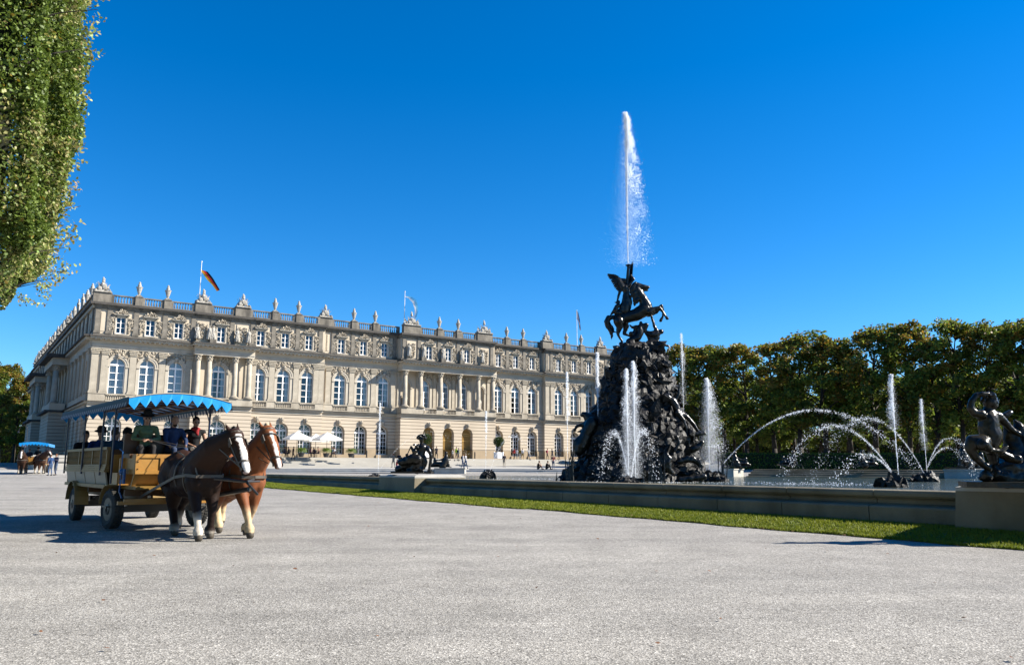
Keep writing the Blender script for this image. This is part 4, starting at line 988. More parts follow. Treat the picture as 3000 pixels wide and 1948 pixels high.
# distant bronzes
def smallstat(u,v,Y,s,label,flip=1,seed=1):
    c=P(u,v,Y); T=empty('distant_statue',c,0,label,'statue','small bronze groups on the far rim')
    k=s
    h=[('c',(0,0,.05),(.25*flip,0,.55),.3,.26),('c',(.25*flip,0,.55),(.3*flip,0,.95),.25,.2),('e',(.27*flip,0,1.25),(.16,.16,.2)),('c',(.3*flip,0,.9),(-.15*flip,-.1,.65),.1,.08),('c',(-.15*flip,-.1,.65),(-.6*flip,-.1,.6),.08,.06),
       ('c',(.1*flip,0,.25),(-.7*flip,0,.3),.22,.18),('c',(-.7*flip,0,.3),(-1.1*flip,0,.12),.17,.12),('e',(-.75*flip,0,.75),(.13,.13,.16)),('c',(-.75*flip,0,.6),(-.7*flip,0,.3),.14,.16),('c',(.4*flip,0,.85),(.55*flip,0,.1),.09,.12),('c',(.5*flip,0,.1),(-.9*flip,0,.08),.12,.1)]
    me=blob([( 'c',Vector(p[1])*k,Vector(p[2])*k,p[3]*k,p[4]*k) if p[0]=='c' else ('e',Vector(p[1])*k,tuple(a*k for a in p[2])) for p in h],.05,'figure',m_bronze,1,noise_amt=.03,noise_scale=5)
    link('figure',me,T); b=MB(); b.box(-1.25*k,.8*k,-.4,.4,-.02,.05); b.build('plinth',m_bronze,T); return T
smallstat(1297,1368,75.2,1.0,'tiny bronze group of woman and child on the far left pedestal')
smallstat(2163,1366,66,.85,'small bronze figures beside the left end of the far steps',-1)
smallstat(2318,1362,64,.8,'small bronze bust group above the middle of the far steps',1)
smallstat(2535,1364,61,.8,'small dark bronze group above the far steps behind the water arcs',-1)
smallstat(2840,1371,56.5,1.2,'dark bronze figure on the far right pedestal behind the kneeling child',-1)
# ================================================================= water jets
def mk_drop():
    m=bpy.data.materials.new('water_spray'); m.use_nodes=True; t=m.node_tree; b=t.nodes['Principled BSDF']
    b.inputs['Base Color'].default_value=(.93,.95,.97,1); b.inputs['Roughness'].default_value=.12; b.inputs['Specular IOR Level'].default_value=.8
    tr=t.nodes.new('ShaderNodeBsdfTranslucent'); tr.inputs[0].default_value=(.95,.97,1,1); tp=t.nodes.new('ShaderNodeBsdfTransparent')
    ms=t.nodes.new('ShaderNodeMixShader'); ms.inputs[0].default_value=.6; m2=t.nodes.new('ShaderNodeMixShader'); m2.inputs[0].default_value=.12
    L=t.links.new; L(b.outputs[0],ms.inputs[1]); L(tr.outputs[0],ms.inputs[2]); L(ms.outputs[0],m2.inputs[1]); L(tp.outputs[0],m2.inputs[2]); L(m2.outputs[0],t.nodes['Material Output'].inputs[0]); return m
m_drop=mk_drop()
OCT=[(1,.5,-.6),(-1,.5,-.6),(0,-1.1,-.6),(0,0,1.3)]; OF=[(0,2,1),(0,1,3),(1,2,3),(2,0,3)]
def drops(mb,pts):
    for (p,r,st) in pts: mb.add([(p[0]+a*r,p[1]+b*r,p[2]+c*r*st) for a,b,c in OCT],OF)
def jet(base,H,n,label,wind=.25,fall=.9,core=.05,rd=.016,spread=.25,seed=1,mist=1.0):
    """vertical jet: rising core, veil of drops falling downwind (+x), and a haze of very fine drops"""
    r=random.Random(seed); mb=MB(); pts=[]; N3=lambda x,y,z:noise.noise(Vector((x,y,z)))
    for k in range(int(n*.40)):
        t=r.random()**.9; z=H*t; w_=core*.5*(.28+.45*t+1.1*t**3)*(1 if t<.95 else max(.25,(1-t)/.05))*(.65+.9*abs(N3(seed,z*2.2,0)))
        pts.append(((base[0]+r.gauss(0,w_)+wind*H*.012*t*t,base[1]+r.gauss(0,w_),base[2]+z),rd*r.uniform(.5,1.1)*(.6+.4*t),r.uniform(1.5,4)))
    wt=core*1.1
    for k in range(int(n*1.0)):
        q=r.random()**1.15*fall; z=H*(1-q); s=spread*sqrt(q*H)*.55
        x=wind*H*.17*q**.75*r.random()**.7+r.gauss(0,.30*s+wt*.5); y=r.gauss(0,s*.6+wt*.5)
        c=N3(x*2.5,z*1.5,seed)+.5*N3(x*7,z*5,seed)
        if c<-.05 and q>.08 and r.random()<.85: continue
        if r.random()>1.02-q*.95: continue
        pts.append(((base[0]+x,base[1]+y,base[2]+z),rd*r.uniform(.35,.95)*(1.35 if c>.4 else .85),r.uniform(1,2.2)))
    for k in range(int(n*1.9*mist)):
        q=r.random()**.75*min(1,fall+.1); z=H*(1-q); x=-.02*H*q*wind+r.gauss(.35,.55)*wind*H*.10*q**.6+r.gauss(0,wt*.6+.2*spread*sqrt(q*H)*.5); pts.append(((base[0]+x,base[1]+r.gauss(0,wt+.04*q*H),base[2]+z),rd*r.uniform(.22,.36),1.4))
    drops(mb,pts); o=mb.build('water_jet',m_drop); return tag(o,label,'water jet','water jets of the fountain')
def arc(p0,p1,apex,n,label,seed=1,rd=.0095,w0=.014,w1=.24):
    r=random.Random(seed); p0=Vector(p0); p1=Vector(p1); mb=MB(); pts=[]
    for k in range(int(n*.95)):
        t=r.random(); fine=r.random()<.68
        base=p0.lerp(p1,t); H=apex-(p0.z+p1.z)/2; z=base.z+4*H*t*(1-t); wd=(w0+w1*t**1.5)*(1.9 if fine else 1); cl=noise.noise(Vector((t*16,seed,0)))+.6*noise.noise(Vector((t*45,seed,3)))
        if cl<-.1 and t>.3 and r.random()<.75: continue
        if r.random()<.35*t: continue
        pts.append(((base.x+r.gauss(0,wd*.5),base.y+r.gauss(0,wd),z+r.gauss(0,wd*.5)-abs(r.gauss(0,wd*1.2))*t),(rd*.45 if fine else rd*r.uniform(.6,1.3)*(1+.4*t)),1.4))
    drops(mb,pts); o=mb.build('water_arc',m_drop); return tag(o,label,'water jet','water jets of the fountain')
tip=F2(553,85); TOPJ=P(1842,330,FY)
jet(tip,TOPJ.z-tip.z,17000,'tallest water jet rising from the trumpet on top of the fountain',wind=.95,fall=1.0,core=.10,rd=.017,spread=.19,seed=3,mist=.7)
def jetat(u,vb,vt,Y,n,label,**k):
    k['rd']=k.get('rd',.016)*.8
    b=P(u,vb,Y); t=P(u,vt,Y); return jet(b,t.z-b.z,n,label,**k)
yn=R_N[0].y+.3; yf=R_F[0].y+.3
jetat(2632,1390,1097,yn,3300,'slim water jet from the nearest black rock on the right',wind=-.5,core=.05,rd=.014,fall=.45,seed=5,spread=.1,mist=.6)
jetat(2716,1383,1169,yf,3000,'second water jet from the rock behind on the right',wind=-.4,core=.055,rd=.011,fall=.6,seed=6,spread=.12,mist=.8)
jetat(2080,1400,1108,FY+1,6000,'wide misty water jet at the right foot of the fountain',wind=1.1,core=.05,rd=.019,fall=1,seed=7,spread=.5,mist=2.6)
jetat(2003,1210,977,FY-1,2600,'thin water jet rising behind the right shoulder of the rock',wind=.3,core=.05,rd=.011,fall=.8,seed=8,spread=.15,mist=1)
jetat(1842,1400,1080,FY-5,5200,'front water jet before the rock, left of the pair',wind=-.3,core=.045,rd=.017,fall=1,seed=9,spread=.4,mist=1.5)
jetat(1862,1400,1058,FY-4.6,5200,'front water jet before the rock, right of the pair',wind=.3,core=.045,rd=.017,fall=1,seed=10,spread=.4,mist=1.5)
jetat(1752,1220,1033,FY-1.5,2400,'water jet at the left shoulder of the rock',wind=.15,core=.06,rd=.02,fall=.6,seed=11,spread=.1,mist=.5)
jetat(1663,1345,1090,55,1100,'pale water jet in front of the palace left of the rock',wind=.1,core=.07,rd=.024,fall=.5,seed=12,spread=.1,mist=.4)
jetat(1108,1385,1180,R_L2[0].y,800,'thin water jet above the reclining statue to its left',wind=.1,core=.06,rd=.02,fall=.5,seed=13,spread=.08,mist=.3)
jetat(1423,1382,1205,R_L[0].y,600,'faint thin water jet from the small grey rock',wind=.05,core=.05,rd=.02,fall=.35,seed=14,spread=.08,mist=.3)
def G1(u,v,Y): return P(u,v,Y)
def AF(x,y,Y): return P(2100+x/2.619,1050+y/2.619,Y)
arc(AF(5,860,FY+1),AF(1590,880,FY+2),AF(800,425,FY+2).z+.2,3600,'long high arc of water crossing from the fountain to the right rocks',seed=1,rd=.014,w1=.16)
arc(AF(1590,880,yf),AF(700,960,yf-6),AF(1000,430,yf-2).z-.2,2600,'arc of water thrown left from the rear right rock',seed=2,rd=.011)
arc(AF(1360,890,yn),AF(480,930,yn+6),AF(950,540,yn+3).z+.15,2300,'arc of water thrown left from the nearest right rock',seed=3,rd=.011)
arc(AF(1350,890,yn),AF(900,930,yn-2),AF(1000,730,yn).z,900,'low short arc of water left of the nearest right rock',seed=4,rd=.011)
arc(AF(1610,850,yf),AF(2050,900,yf-3),AF(1850,615,yf).z,1100,'upper arc of water passing behind the kneeling statue',seed=5,rd=.011,w1=.15)
arc(AF(1620,830,yf),AF(2000,900,yf-4),AF(1800,690,yf).z,800,'lower arc of water passing behind the kneeling statue',seed=6,rd=.011,w1=.15)
arc(F1(540,1470,FY-5),F1(350,1500,FY-6.5),F1(430,1160,FY-5).z-.1,2200,'arc of water falling left before the rock',seed=7,rd=.011,w1=.35)
arc(F1(560,1470,FY-5),F1(740,1490,FY-6),F1(680,1150,FY-5).z-.1,2200,'arc of water falling right before the rock',seed=8,rd=.011,w1=.35)
arc(P(1100,1395,R_L2[0].y),P(1420,1400,58),P(1250,1270,60).z,500,'faint water arc behind the reclining statue',seed=9,rd=.011,w1=.25)
arc(P(1430,1395,R_L[0].y),P(1580,1395,54),P(1510,1275,54).z,600,'faint water arc right of the small grey rock',seed=10,rd=.011,w1=.25)
# churned water patches
mb=MB(); r=random.Random(4); pts=[]
for (u,v,Y,wd,n) in ((2300,1412,38,2.4,260),(2400,1417,35,1.4,200),(1720,1406,40,1.5,200),(1560,1405,50,1.6,120),(1960,1413,39,1.0,150)):
    c=P(u,v,Y)
    for k in range(n): pts.append(((c.x+r.gauss(0,wd),c.y+r.gauss(0,wd*.5),ZW+abs(r.gauss(0,.02))),r.uniform(.006,.02),.6))
drops(mb,pts); o=mb.build('splashes',m_drop); tag(o,'white splashes where the falling water hits the pool','splashes',kind='stuff')
# ================================================================= trees
m_bark=M('bark',(.055,.042,.03),.9,nscale=6,namt=.4,bump=.5,bscale=12)
def mk_leaf(name,spec=.3,trans=.5):
    return M(name,(1,1,1),.5,attr='col',trans=trans,spec=spec)
m_leaf=mk_leaf('leaves')
m_leafn=mk_leaf('linden_leaves',.45,.35)
def leafcard(vs,fs,cs,p,size,col,r,shape=4):
    a=r.uniform(0,2*pi); 
    n=Vector((r.gauss(0,1),r.gauss(0,1),r.gauss(0,1)+.6)).normalized(); t=n.orthogonal().normalized(); t=Matrix.Rotation(a,3,n)@t; b=n.cross(t)
    k=len(vs); s=size
    if shape==4:
        vs += [p-t*s, p+b*s*.62, p+t*s, p-b*s*.62]; fs.append((k,k+1,k+2,k+3)); cs += [col]*4
    else:
        vs += [p-t*s, p-t*s*.4+b*s*.65+n*s*.12, p+t*s*.4+b*s*.5+n*s*.1, p+t*s*1.15, p+t*s*.4-b*s*.5+n*s*.1, p-t*s*.4-b*s*.65+n*s*.12]; fs.append(tuple(range(k,k+6))); cs += [col]*6
def leaves_mesh(name,vs,fs,cs,mat):
    me=bpy.data.meshes.new(name); me.from_pydata([tuple(v) for v in vs],[],fs); me.materials.append(mat)
    at=me.color_attributes.new('col','FLOAT_COLOR','CORNER'); arr=np.ones((len(cs),4),dtype=np.float32); arr[:,:3]=np.array(cs,dtype=np.float32); at.data.foreach_set('color',arr.ravel()); me.update(); return me
PAL_GREEN=[(.135,.20,.03),(.165,.24,.036),(.10,.16,.026),(.22,.28,.036),(.30,.34,.05)]
PAL_AUT=[(.30,.17,.03),(.26,.19,.03),(.34,.20,.035),(.22,.20,.028),(.19,.18,.025)]
def tree_mesh(seed,H,R,trunk_h,n,aut=.5,leaf=.2,cent=0):
    """crown made of leaf clumps round limb ends; returns trunk mesh and crown mesh"""
    r=random.Random(seed); tr=MB(); h0=H*.92
    pts=[Vector((0,0,-.3))]; 
    for k in range(1,7): pts.append(Vector((r.gauss(0,.12)*k*.5,r.gauss(0,.12)*k*.5,h0*k/6)))
    rad=[.30*H/15,.24*H/15,.2*H/15,.16*H/15,.11*H/15,.07*H/15,.03]
    tr.path(pts,rad,9)
    clumps=[]
    def onaxis(z): 
        t=min(.999,max(0,z/h0))*6; i=int(t); return pts[i].lerp(pts[min(6,i+1)],t-i)
    nc=int(46)
    for k in range(nc):
        t=(k+.5)/nc; z=trunk_h+(H-trunk_h)*t
        prof=(sin(pi*min(1,.12+.80*t))**.55)*(1-.35*max(0,t-.75)/.25)
        a=k*2.4+r.uniform(-.5,.5); rr=R*prof*r.uniform(.45,1.0)
        c=onaxis(z)+Vector((rr*cos(a),rr*sin(a),r.gauss(0,.35)))
        s=onaxis(max(trunk_h*.75,z-rr*.75)); mid=s.lerp(c,.5)+Vector((0,0,.2)); 
        tr.path([s,mid,c],[.075,.05,.02],5)
        clumps.append((c,r.uniform(.6,1.15)*R/3.2,t))
    clumps.append((pts[-1]+Vector((0,0,.3)),.9*R/3.2,1))
    vs=[];fs=[];cs=[]
    wsum=sum(c[1]**2 for c in clumps)
    for (c,s,t) in clumps:
        m=int(n*s*s/wsum); tone=r.uniform(.75,1.25); autc=r.random()<aut*(.05+1.1*t*t)
        for i in range(m):
            d=Vector((r.gauss(0,1),r.gauss(0,1),r.gauss(0,1))).normalized(); q=r.random()**.6
            p=c+Vector((d.x*s*1.15,d.y*s*1.15,d.z*s*.8))*q*(1+.35*noise.noise(d*2+c))
            pal=PAL_AUT if (r.random()<(.7 if autc else .05+.4*t*t*aut)) else PAL_GREEN; col=r.choice(pal); k=tone*r.uniform(.75,1.25)
            leafcard(vs,fs,cs,p,leaf*r.uniform(.6,1.3),tuple(x*k for x in col),r)
    return tr.mesh('trunk',m_bark,True), leaves_mesh('crown',vs,fs,cs,m_leaf)
VAR=[tree_mesh(1,15,2.9,4.3,9000,.75,.17),tree_mesh(2,15,3.3,4.6,8500,.6,.17),tree_mesh(3,15,2.5,4.0,8000,.8,.17),tree_mesh(4,15,3.0,5.0,8500,.35,.17),tree_mesh(5,15,2.8,3.6,8500,.55,.17)]
def tree(x,y,h,v,label,group,rz=0,sx=1.0,z=None):
    z=gz(x,min(y,150)) if z is None else z
    t=empty('tree',(x,y,z-.05),rz,label,'tree',group)
    k=h/15.0; t.scale=(k*sx,k*sx,k); link('trunk',VAR[v][0],t); link('crown',VAR[v][1],t); return t
rnd=random.Random(77)
# front row on the right: photo pixel of crown centre, top pixel, distance
G_R='autumn lindens behind the basin on the right'
FR=[(1985,1003,118,4),(2045,1010,114,0),(2110,1012,112,1),(2175,1000,108,0),(2255,992,104,2),(2330,965,100,1),(2400,985,97,0),(2475,1008,95,2),(2545,945,92,1),(2640,938,89,0),(2715,985,87,4),(2790,928,85,3),(2870,940,83,1),(2950,935,81,0),(3030,930,79,3),(3110,920,78,1)]
lab=['slender linden nearest the palace end','brown-topped linden left of the tall thin jet','linden between the two left jets','linden with rusty top behind the wide jet','round linden with brown crown tip right of the misty jet','tall double-headed linden above the long water arc','green and rust linden right of the double-headed one','low linden in the dip of the treetops','tall pale linden just left of the highest jet','broad golden crowned linden behind the highest jet','lower linden right of the golden crowned one','dark open-crowned tree rising above its neighbours','linden behind the left shoulder of the kneeling child','linden above the kneeling child','dark linden at the right picture edge','last linden beyond the right picture edge']
for i,(u,v,Y,k) in enumerate(FR):
    p=P(u,v,Y); g=gz(p.x,Y); tree(p.x,Y,(p.z-g)*1.0,k,lab[i],G_R,rnd.uniform(0,6),rnd.uniform(.85,1.3))
short=['the palace end','the tall thin jet','the two left jets','the wide misty jet','the brown-tipped crown','the double-headed linden','the green and rust linden','the dip of the treetops','the highest jet','the golden crown','the lower linden','the dark open tree','the left shoulder of the child','the head of the child','the right picture edge','the ground past the right edge']
used=set()
def rowlabel(row,u):
    i=min(range(len(FR)),key=lambda q:abs(FR[q][0]-u)); side='a little left of' if u<FR[i][0] else 'a little right of'
    for form in ('%s linden %s %s'%(row,side,short[i]),'%s linden straight behind %s'%(row,short[i]),'%s dense linden close to %s'%(row,short[i])):
        if form not in used: used.add(form); return form
    return form
for u in range(1960,3120,62):
    Y=128-.034*(u-1960)+rnd.uniform(-2,2); p=P(u+rnd.uniform(-15,15),0,Y); x=p.x
    top=P(u,rnd.uniform(1050,1110),Y).z; tree(x,Y,max(9,top-gz(x,Y)),rnd.choice([0,1,3,4]),rowlabel('second-row',u),G_R,rnd.uniform(0,6),1.1)
for u in range(1950,3160,85):
    Y=142-.034*(u-1960)+rnd.uniform(-3,3); p=P(u,0,Y); top=P(u,rnd.uniform(1120,1180),Y).z; tree(p.x,Y,max(9,top-gz(p.x,Y)),rnd.choice([1,3,4]),rowlabel('third-row',u),G_R,rnd.uniform(0,6),1.25)
# low understorey: clipped hedge and pale trunks
def hedge(A,B,h,w,label,seed,n=9000,leaf=.1):
    A=Vector(A);B=Vector(B); d=(B-A); L_=d.length; d/=L_; s=Vector((-d.y,d.x,0)); r=random.Random(seed); vs=[];fs=[];cs=[]
    t=empty('hedge',A,0,label,'hedge')
    for k in range(n):
        a=r.uniform(0,L_); c=r.random(); 
        if c<.5: off,z=-w/2+r.gauss(0,.04),r.uniform(0,h)
        elif c<.8: off,z=r.uniform(-w/2,w/2),h+r.gauss(0,.04)
        else: off,z=w/2+r.gauss(0,.04),r.uniform(0,h)
        p=d*a+s*off+Vector((0,0,z)); col=r.choice(PAL_GREEN); leafcard(vs,fs,cs,p,leaf*r.uniform(.7,1.3),tuple(x*r.uniform(.8,1.3) for x in col),r)
    link('foliage',leaves_mesh('foliage',vs,fs,cs,m_leaf),t)
    b=MB(); b.obox(d*L_/2+Vector((0,0,h/2-.03)),d*L_/2,s*(w/2-.06),(0,0,h/2-.03)); b.build('twigs',M('hedge_twigs',(.03,.035,.012),.9,nscale=4,namt=.4,bump=.5),t); return t
pa=P(2120,1360,100); pb_=P(2830,1360,80)
hedge((pa.x,100,gz(pa.x,100)-.05),(pb_.x,80,gz(pb_.x,80)-.05),1.9,1.2,'long low clipped hedge below the trees on the right',1)
hedge((P(1900,0,160).x,160,gz(0,150)),(P(3250,0,118).x,118,gz(0,118)),5.5,2.5,'dark undergrowth closing the view behind the lindens on the right',2,14000,.3)
hedge((P(-300,0,215).x,215,gz(0,150)),(P(330,0,215).x,215,gz(0,150)),9,2.5,'dark undergrowth closing the view left of the palace',3,9000,.35)
# far wood behind the palace end and left of the palace
G_L='autumn trees beyond the left end of the palace'
LL=[(-28,1050,186,1,'tall rusty tree at the left picture edge beyond the carriage'),(25,1062,190,0,'rusty tree second from the left picture edge'),(62,1098,184,2,'slim reddish tree left of the palace wing'),(92,1108,188,4,'reddish tree touching the dark palace wing'),(8,1150,176,4,'bushy green tree in front of the rusty pair'),(55,1180,174,3,'lower green tree beside the palace wing'),(125,1130,192,1,'tree mostly hidden behind the palace wing'),(-75,1080,180,3,'tree just beyond the left picture edge')]
for (u,v,Y,k,l) in LL:
    p=P(u,v,Y); tree(p.x,Y,p.z-gz(p.x,150),k,l,G_L,rnd.uniform(0,6),1.0,z=gz(0,150))
for i in range(12):
    u=-160+26*i; Y=205+rnd.uniform(-5,9); p=P(u,0,Y); top=P(u,1075+.42*max(0,u)+rnd.uniform(0,40),Y).z; tree(p.x,Y,top-gz(p.x,150),rnd.choice([0,1,3]),['first','second','third','fourth','fifth','sixth','seventh','eighth','ninth','tenth','eleventh','twelfth'][i]+' tree from the left in the wood behind the far carriage',G_L,rnd.uniform(0,6),1.2,z=gz(0,150))
def blk(x,y,h,k,l): tree(x,y,h,k,l,G_L,rnd.uniform(0,6),1.4)
# ---- the clipped linden wall that runs past on the left
def linden(cx_,cy_,z0,z1,hx,hy,n,leaf,seed,label,side_only=None,trunk=True):
    """box-clipped linden crown, local frame turned with the avenue"""
    r=random.Random(seed); vs=[];fs=[];cs=[]
    t=empty('linden_tree',(cx_,cy_,gz(cx_,cy_)-.05),TH,label,'tree','clipped lindens along the left of the square')
    def surf():
        c=r.random(); dep=abs(r.gauss(0,.32))
        if c<.46: x,y,z=hx-dep,r.uniform(-hy,hy),r.uniform(z0,z1)        # side facing the square
        elif c<.66: x,y,z=r.uniform(-hx,hx),-hy+dep,r.uniform(z0,z1)      # end facing the camera
        elif c<.80: x,y,z=r.uniform(-hx,hx),hy-dep,r.uniform(z0,z1)
        elif c<.92: x,y,z=r.uniform(-hx,hx),r.uniform(-hy,hy),z0+dep
        else: x,y,z=r.uniform(-hx,hx),r.uniform(-hy,hy),z1-dep
        return Vector((x,y,z))
    tufts=[]
    for k in range(n):
        p=surf(); q=Vector((p.x,p.y,p.z))
        w1=noise.noise(q*.45+Vector((seed,0,0))); w2=noise.noise(q*1.1+Vector((0,seed,3))); w3=noise.noise(q*2.6)
        o_=Vector((p.x/hx,p.y/hy,((p.z-(z0+z1)/2)/((z1-z0)/2)))); m_=max(abs(o_.x),abs(o_.y),abs(o_.z))
        nn=Vector((o_.x if abs(o_.x)==m_ else 0,o_.y if abs(o_.y)==m_ else 0,o_.z if abs(o_.z)==m_ else 0)).normalized()
        # rounded corners
        ed=sorted((abs(o_.x),abs(o_.y),abs(o_.z)))[1]
        p=p-Vector((o_.x,o_.y,o_.z))*.55*max(0,ed-.72)/.28
        if w2<-.3 and r.random()<.6: p-=nn*.6
        p+=nn*(.32*w1+.22*w2+.16*w3)
        yellow=noise.noise(q*.35+Vector((9,9,seed)))>.12
        col=r.choice([(.42,.41,.14),(.48,.43,.19),(.30,.34,.08)] if (yellow and r.random()<.42) else [(.17,.25,.04),(.21,.29,.05),(.12,.185,.028)])
        if r.random()<.02: col=(.30,.22,.03)
        k_=r.uniform(.8,1.25); leafcard(vs,fs,cs,p,leaf*r.uniform(.65,1.25),tuple(c*k_ for c in col),r,6)
    # sprigs poking out of the clipped face
    for k in range(int(n/650)):
        p=surf(); 
        if r.random()<.6: p=Vector((hx,r.uniform(-hy,hy),r.uniform(z0,z1)))
        d=Vector((p.x/hx,p.y/hy*.4,r.uniform(-.3,.5))).normalized() if abs(p.x)>hx*.9 else Vector((0,-1,r.uniform(-.4,.3)))
        L_=r.uniform(.08,.34)
        for i in range(14):
            q=p+d*(L_*i/13-.05)+Vector((r.gauss(0,.05),r.gauss(0,.05),r.gauss(0,.05))); leafcard(vs,fs,cs,q,leaf*r.uniform(.6,1.1),tuple(c*r.uniform(.8,1.3) for c in (.42,.42,.13)),r,6)
    link('crown',leaves_mesh('crown',vs,fs,cs,m_leafn),t)
    b=MB()
    for k in range(60 if n>100000 else 0):      # twigs reaching the clipped face
        y=r.uniform(-hy+.3,hy-.3); z=r.uniform(z0+.5,z1-.3); a_=Vector((hx-1.1,y,z-.5)); e_=Vector((hx+r.uniform(-.1,.25),y+r.gauss(0,.3),z+r.uniform(-.1,.4))); b.path([a_,a_.lerp(e_,.5)+Vector((0,0,.08)),e_],[.025,.014,.005],4)
    if n>100000: b.build('twigs',m_bark,t)
    b=MB(); b.obox((0,0,(z0+z1)/2),(hx-1.05,0,0),(0,hy-1.05,0),(0,0,(z1-z0)/2-1.0)); b.build('crown_core',M('shaded_twigs',(.02,.028,.008),.95,nscale=2,namt=.5,bump=1,bscale=3),t)  # solid dark core in place of crown shade; also blocks sky light
    b=MB(); b.path([(0,0,-.2),(0.05,0,2.5),(0,.1,z0+1.5)],[.32,.24,.18],10); 
    for i in range(6): a=i*1.05; b.path([(0,0,2.6+.2*i),(1.2*cos(a),1.2*sin(a),z0+.8)],[.12,.05],6)
    b.build('trunk',m_bark,t,smooth_=True); return t

NP=Vector((-8.03,14.2,0))     # near corner of the crown on the square side
HX,HY=2.8,3.4
def lind_at(al,label,n,leaf,seed,z0=4.55,z1=15,back=0):
    c=NP+W_*(al+HY)-I_*(HX+back); return linden(c.x,c.y,z0,z1,HX,HY,n,leaf,seed,label)
lind_at(0,'big clipped linden filling the top left corner',180000,.039,3,z0=4.9,z1=13.5)
lind_at(21,'next clipped linden peeping in at the left edge',16000,.08,4,z0=6.4,z1=11.0,back=1.2)
for i,al in enumerate((-9,-17,-25,-33)): lind_at(al,['first','second','third','fourth'][i]+' added clipped linden behind the camera, blocking sky light',4500,.2,6+i,back=5.5,z0=3.0,z1=19)  # unseen row, added and raised tall to block sky light on shaded walls
for i in range(9):
    p=Vector((-86-4*(i%2),44+7.5*i,0)); tree(p.x,p.y,19+2*(i%3),[0,1,3,4][i%4],['nearest','second','third','fourth','fifth','sixth','seventh','eighth','farthest'][i]+' tree added out of view to cut sky light on the palace wing',G_L,rnd.uniform(0,6),1.3)  # unseen row added to keep sky light off the wing
# ================================================================= people
SKIN=(.50,.27,.17)
_pm={}
def pmat(c,rough=.8):
    k=(tuple(round(x,3) for x in c),rough)
    if k not in _pm: _pm[k]=M('cloth_%d'%len(_pm),c,rough,nscale=9,namt=.25,spec=.2,bump=.15,bscale=25)
    return _pm[k]
m_skin=M('skin',SKIN,.55,nscale=14,namt=.08)
def V(*a): return Vector(a)
def stand_pose(seed=0,stride=.0,arms='down',lean=0):
    r=random.Random(seed); s=stride
    j=dict(pel=V(0,0,.95),ch=V(.02+lean*.5,0,1.32),nk=V(.03+lean,0,1.50),hd=V(.06+lean*1.2,0,1.64))
    for sd,k in ((1,'L'),(-1,'R')):
        st=s*(1 if k=='L' else -1)
        j['hip'+k]=V(0,.09*sd,.92); j['kn'+k]=V(.06+st*.22,.10*sd,.50); j['an'+k]=V(-.02+st*.34,.10*sd,.09); j['to'+k]=V(.13+st*.34,.12*sd,.04)
        j['sh'+k]=V(.02+lean,.19*sd,1.43)
        if arms=='down' or (arms=='mix' and k=='L'): j['el'+k]=V(-.03-st*.1+lean,.25*sd,1.16); j['ha'+k]=V(.06-st*.2+lean,.25*sd,.90)
        elif arms=='fold' or arms=='mix': j['el'+k]=V(.02+lean,.25*sd,1.16); j['ha'+k]=V(.27+lean,.08*sd,1.18)
        elif arms=='phone': j['el'+k]=V(.05+lean,.22*sd,1.18); j['ha'+k]=V(.30+lean,.04*sd,1.33)
        elif arms=='hip': j['el'+k]=V(-.12,.36*sd,1.16); j['ha'+k]=V(.02,.20*sd,1.0)
    return j
def sit_pose(arms='lap',lean=0,low=False,kn=.44):
    j=dict(pel=V(0,0,.08),ch=V(.0+lean*.5,0,.42),nk=V(.0+lean,0,.60),hd=V(.04+lean*1.3,0,.75))
    for sd,k in ((1,'L'),(-1,'R')):
        j['hip'+k]=V(0,.09*sd,.06); j['kn'+k]=V(kn,.13*sd,.10 if not low else .32); j['an'+k]=V(kn+.05 if not low else kn+.1,.12*sd,-.36 if not low else .05); j['to'+k]=V(kn+.2 if not low else kn+.25,.13*sd,-.40 if not low else .03)
        j['sh'+k]=V(.0+lean,.19*sd,.53)
        if arms=='lap': j['el'+k]=V(.04+lean,.26*sd,.28); j['ha'+k]=V(.30,.12*sd,.20)
        elif arms=='reins': j['el'+k]=V(.08+lean,.27*sd,.29); j['ha'+k]=V(.36,.045*sd,.26)
        elif arms=='lean': j['el'+k]=V(.16+lean,.24*sd,.30); j['ha'+k]=V(.38,.16*sd,.12)
        elif arms=='chin': j['el'+k]=V(.3+lean,.14*sd,.32); j['ha'+k]=V(.22+lean,.05*sd,.58)
        else: j['el'+k]=V(.0+lean,.28*sd,.28); j['ha'+k]=V(.12,.30*sd,.06)
    return j
PEOPLE=[]
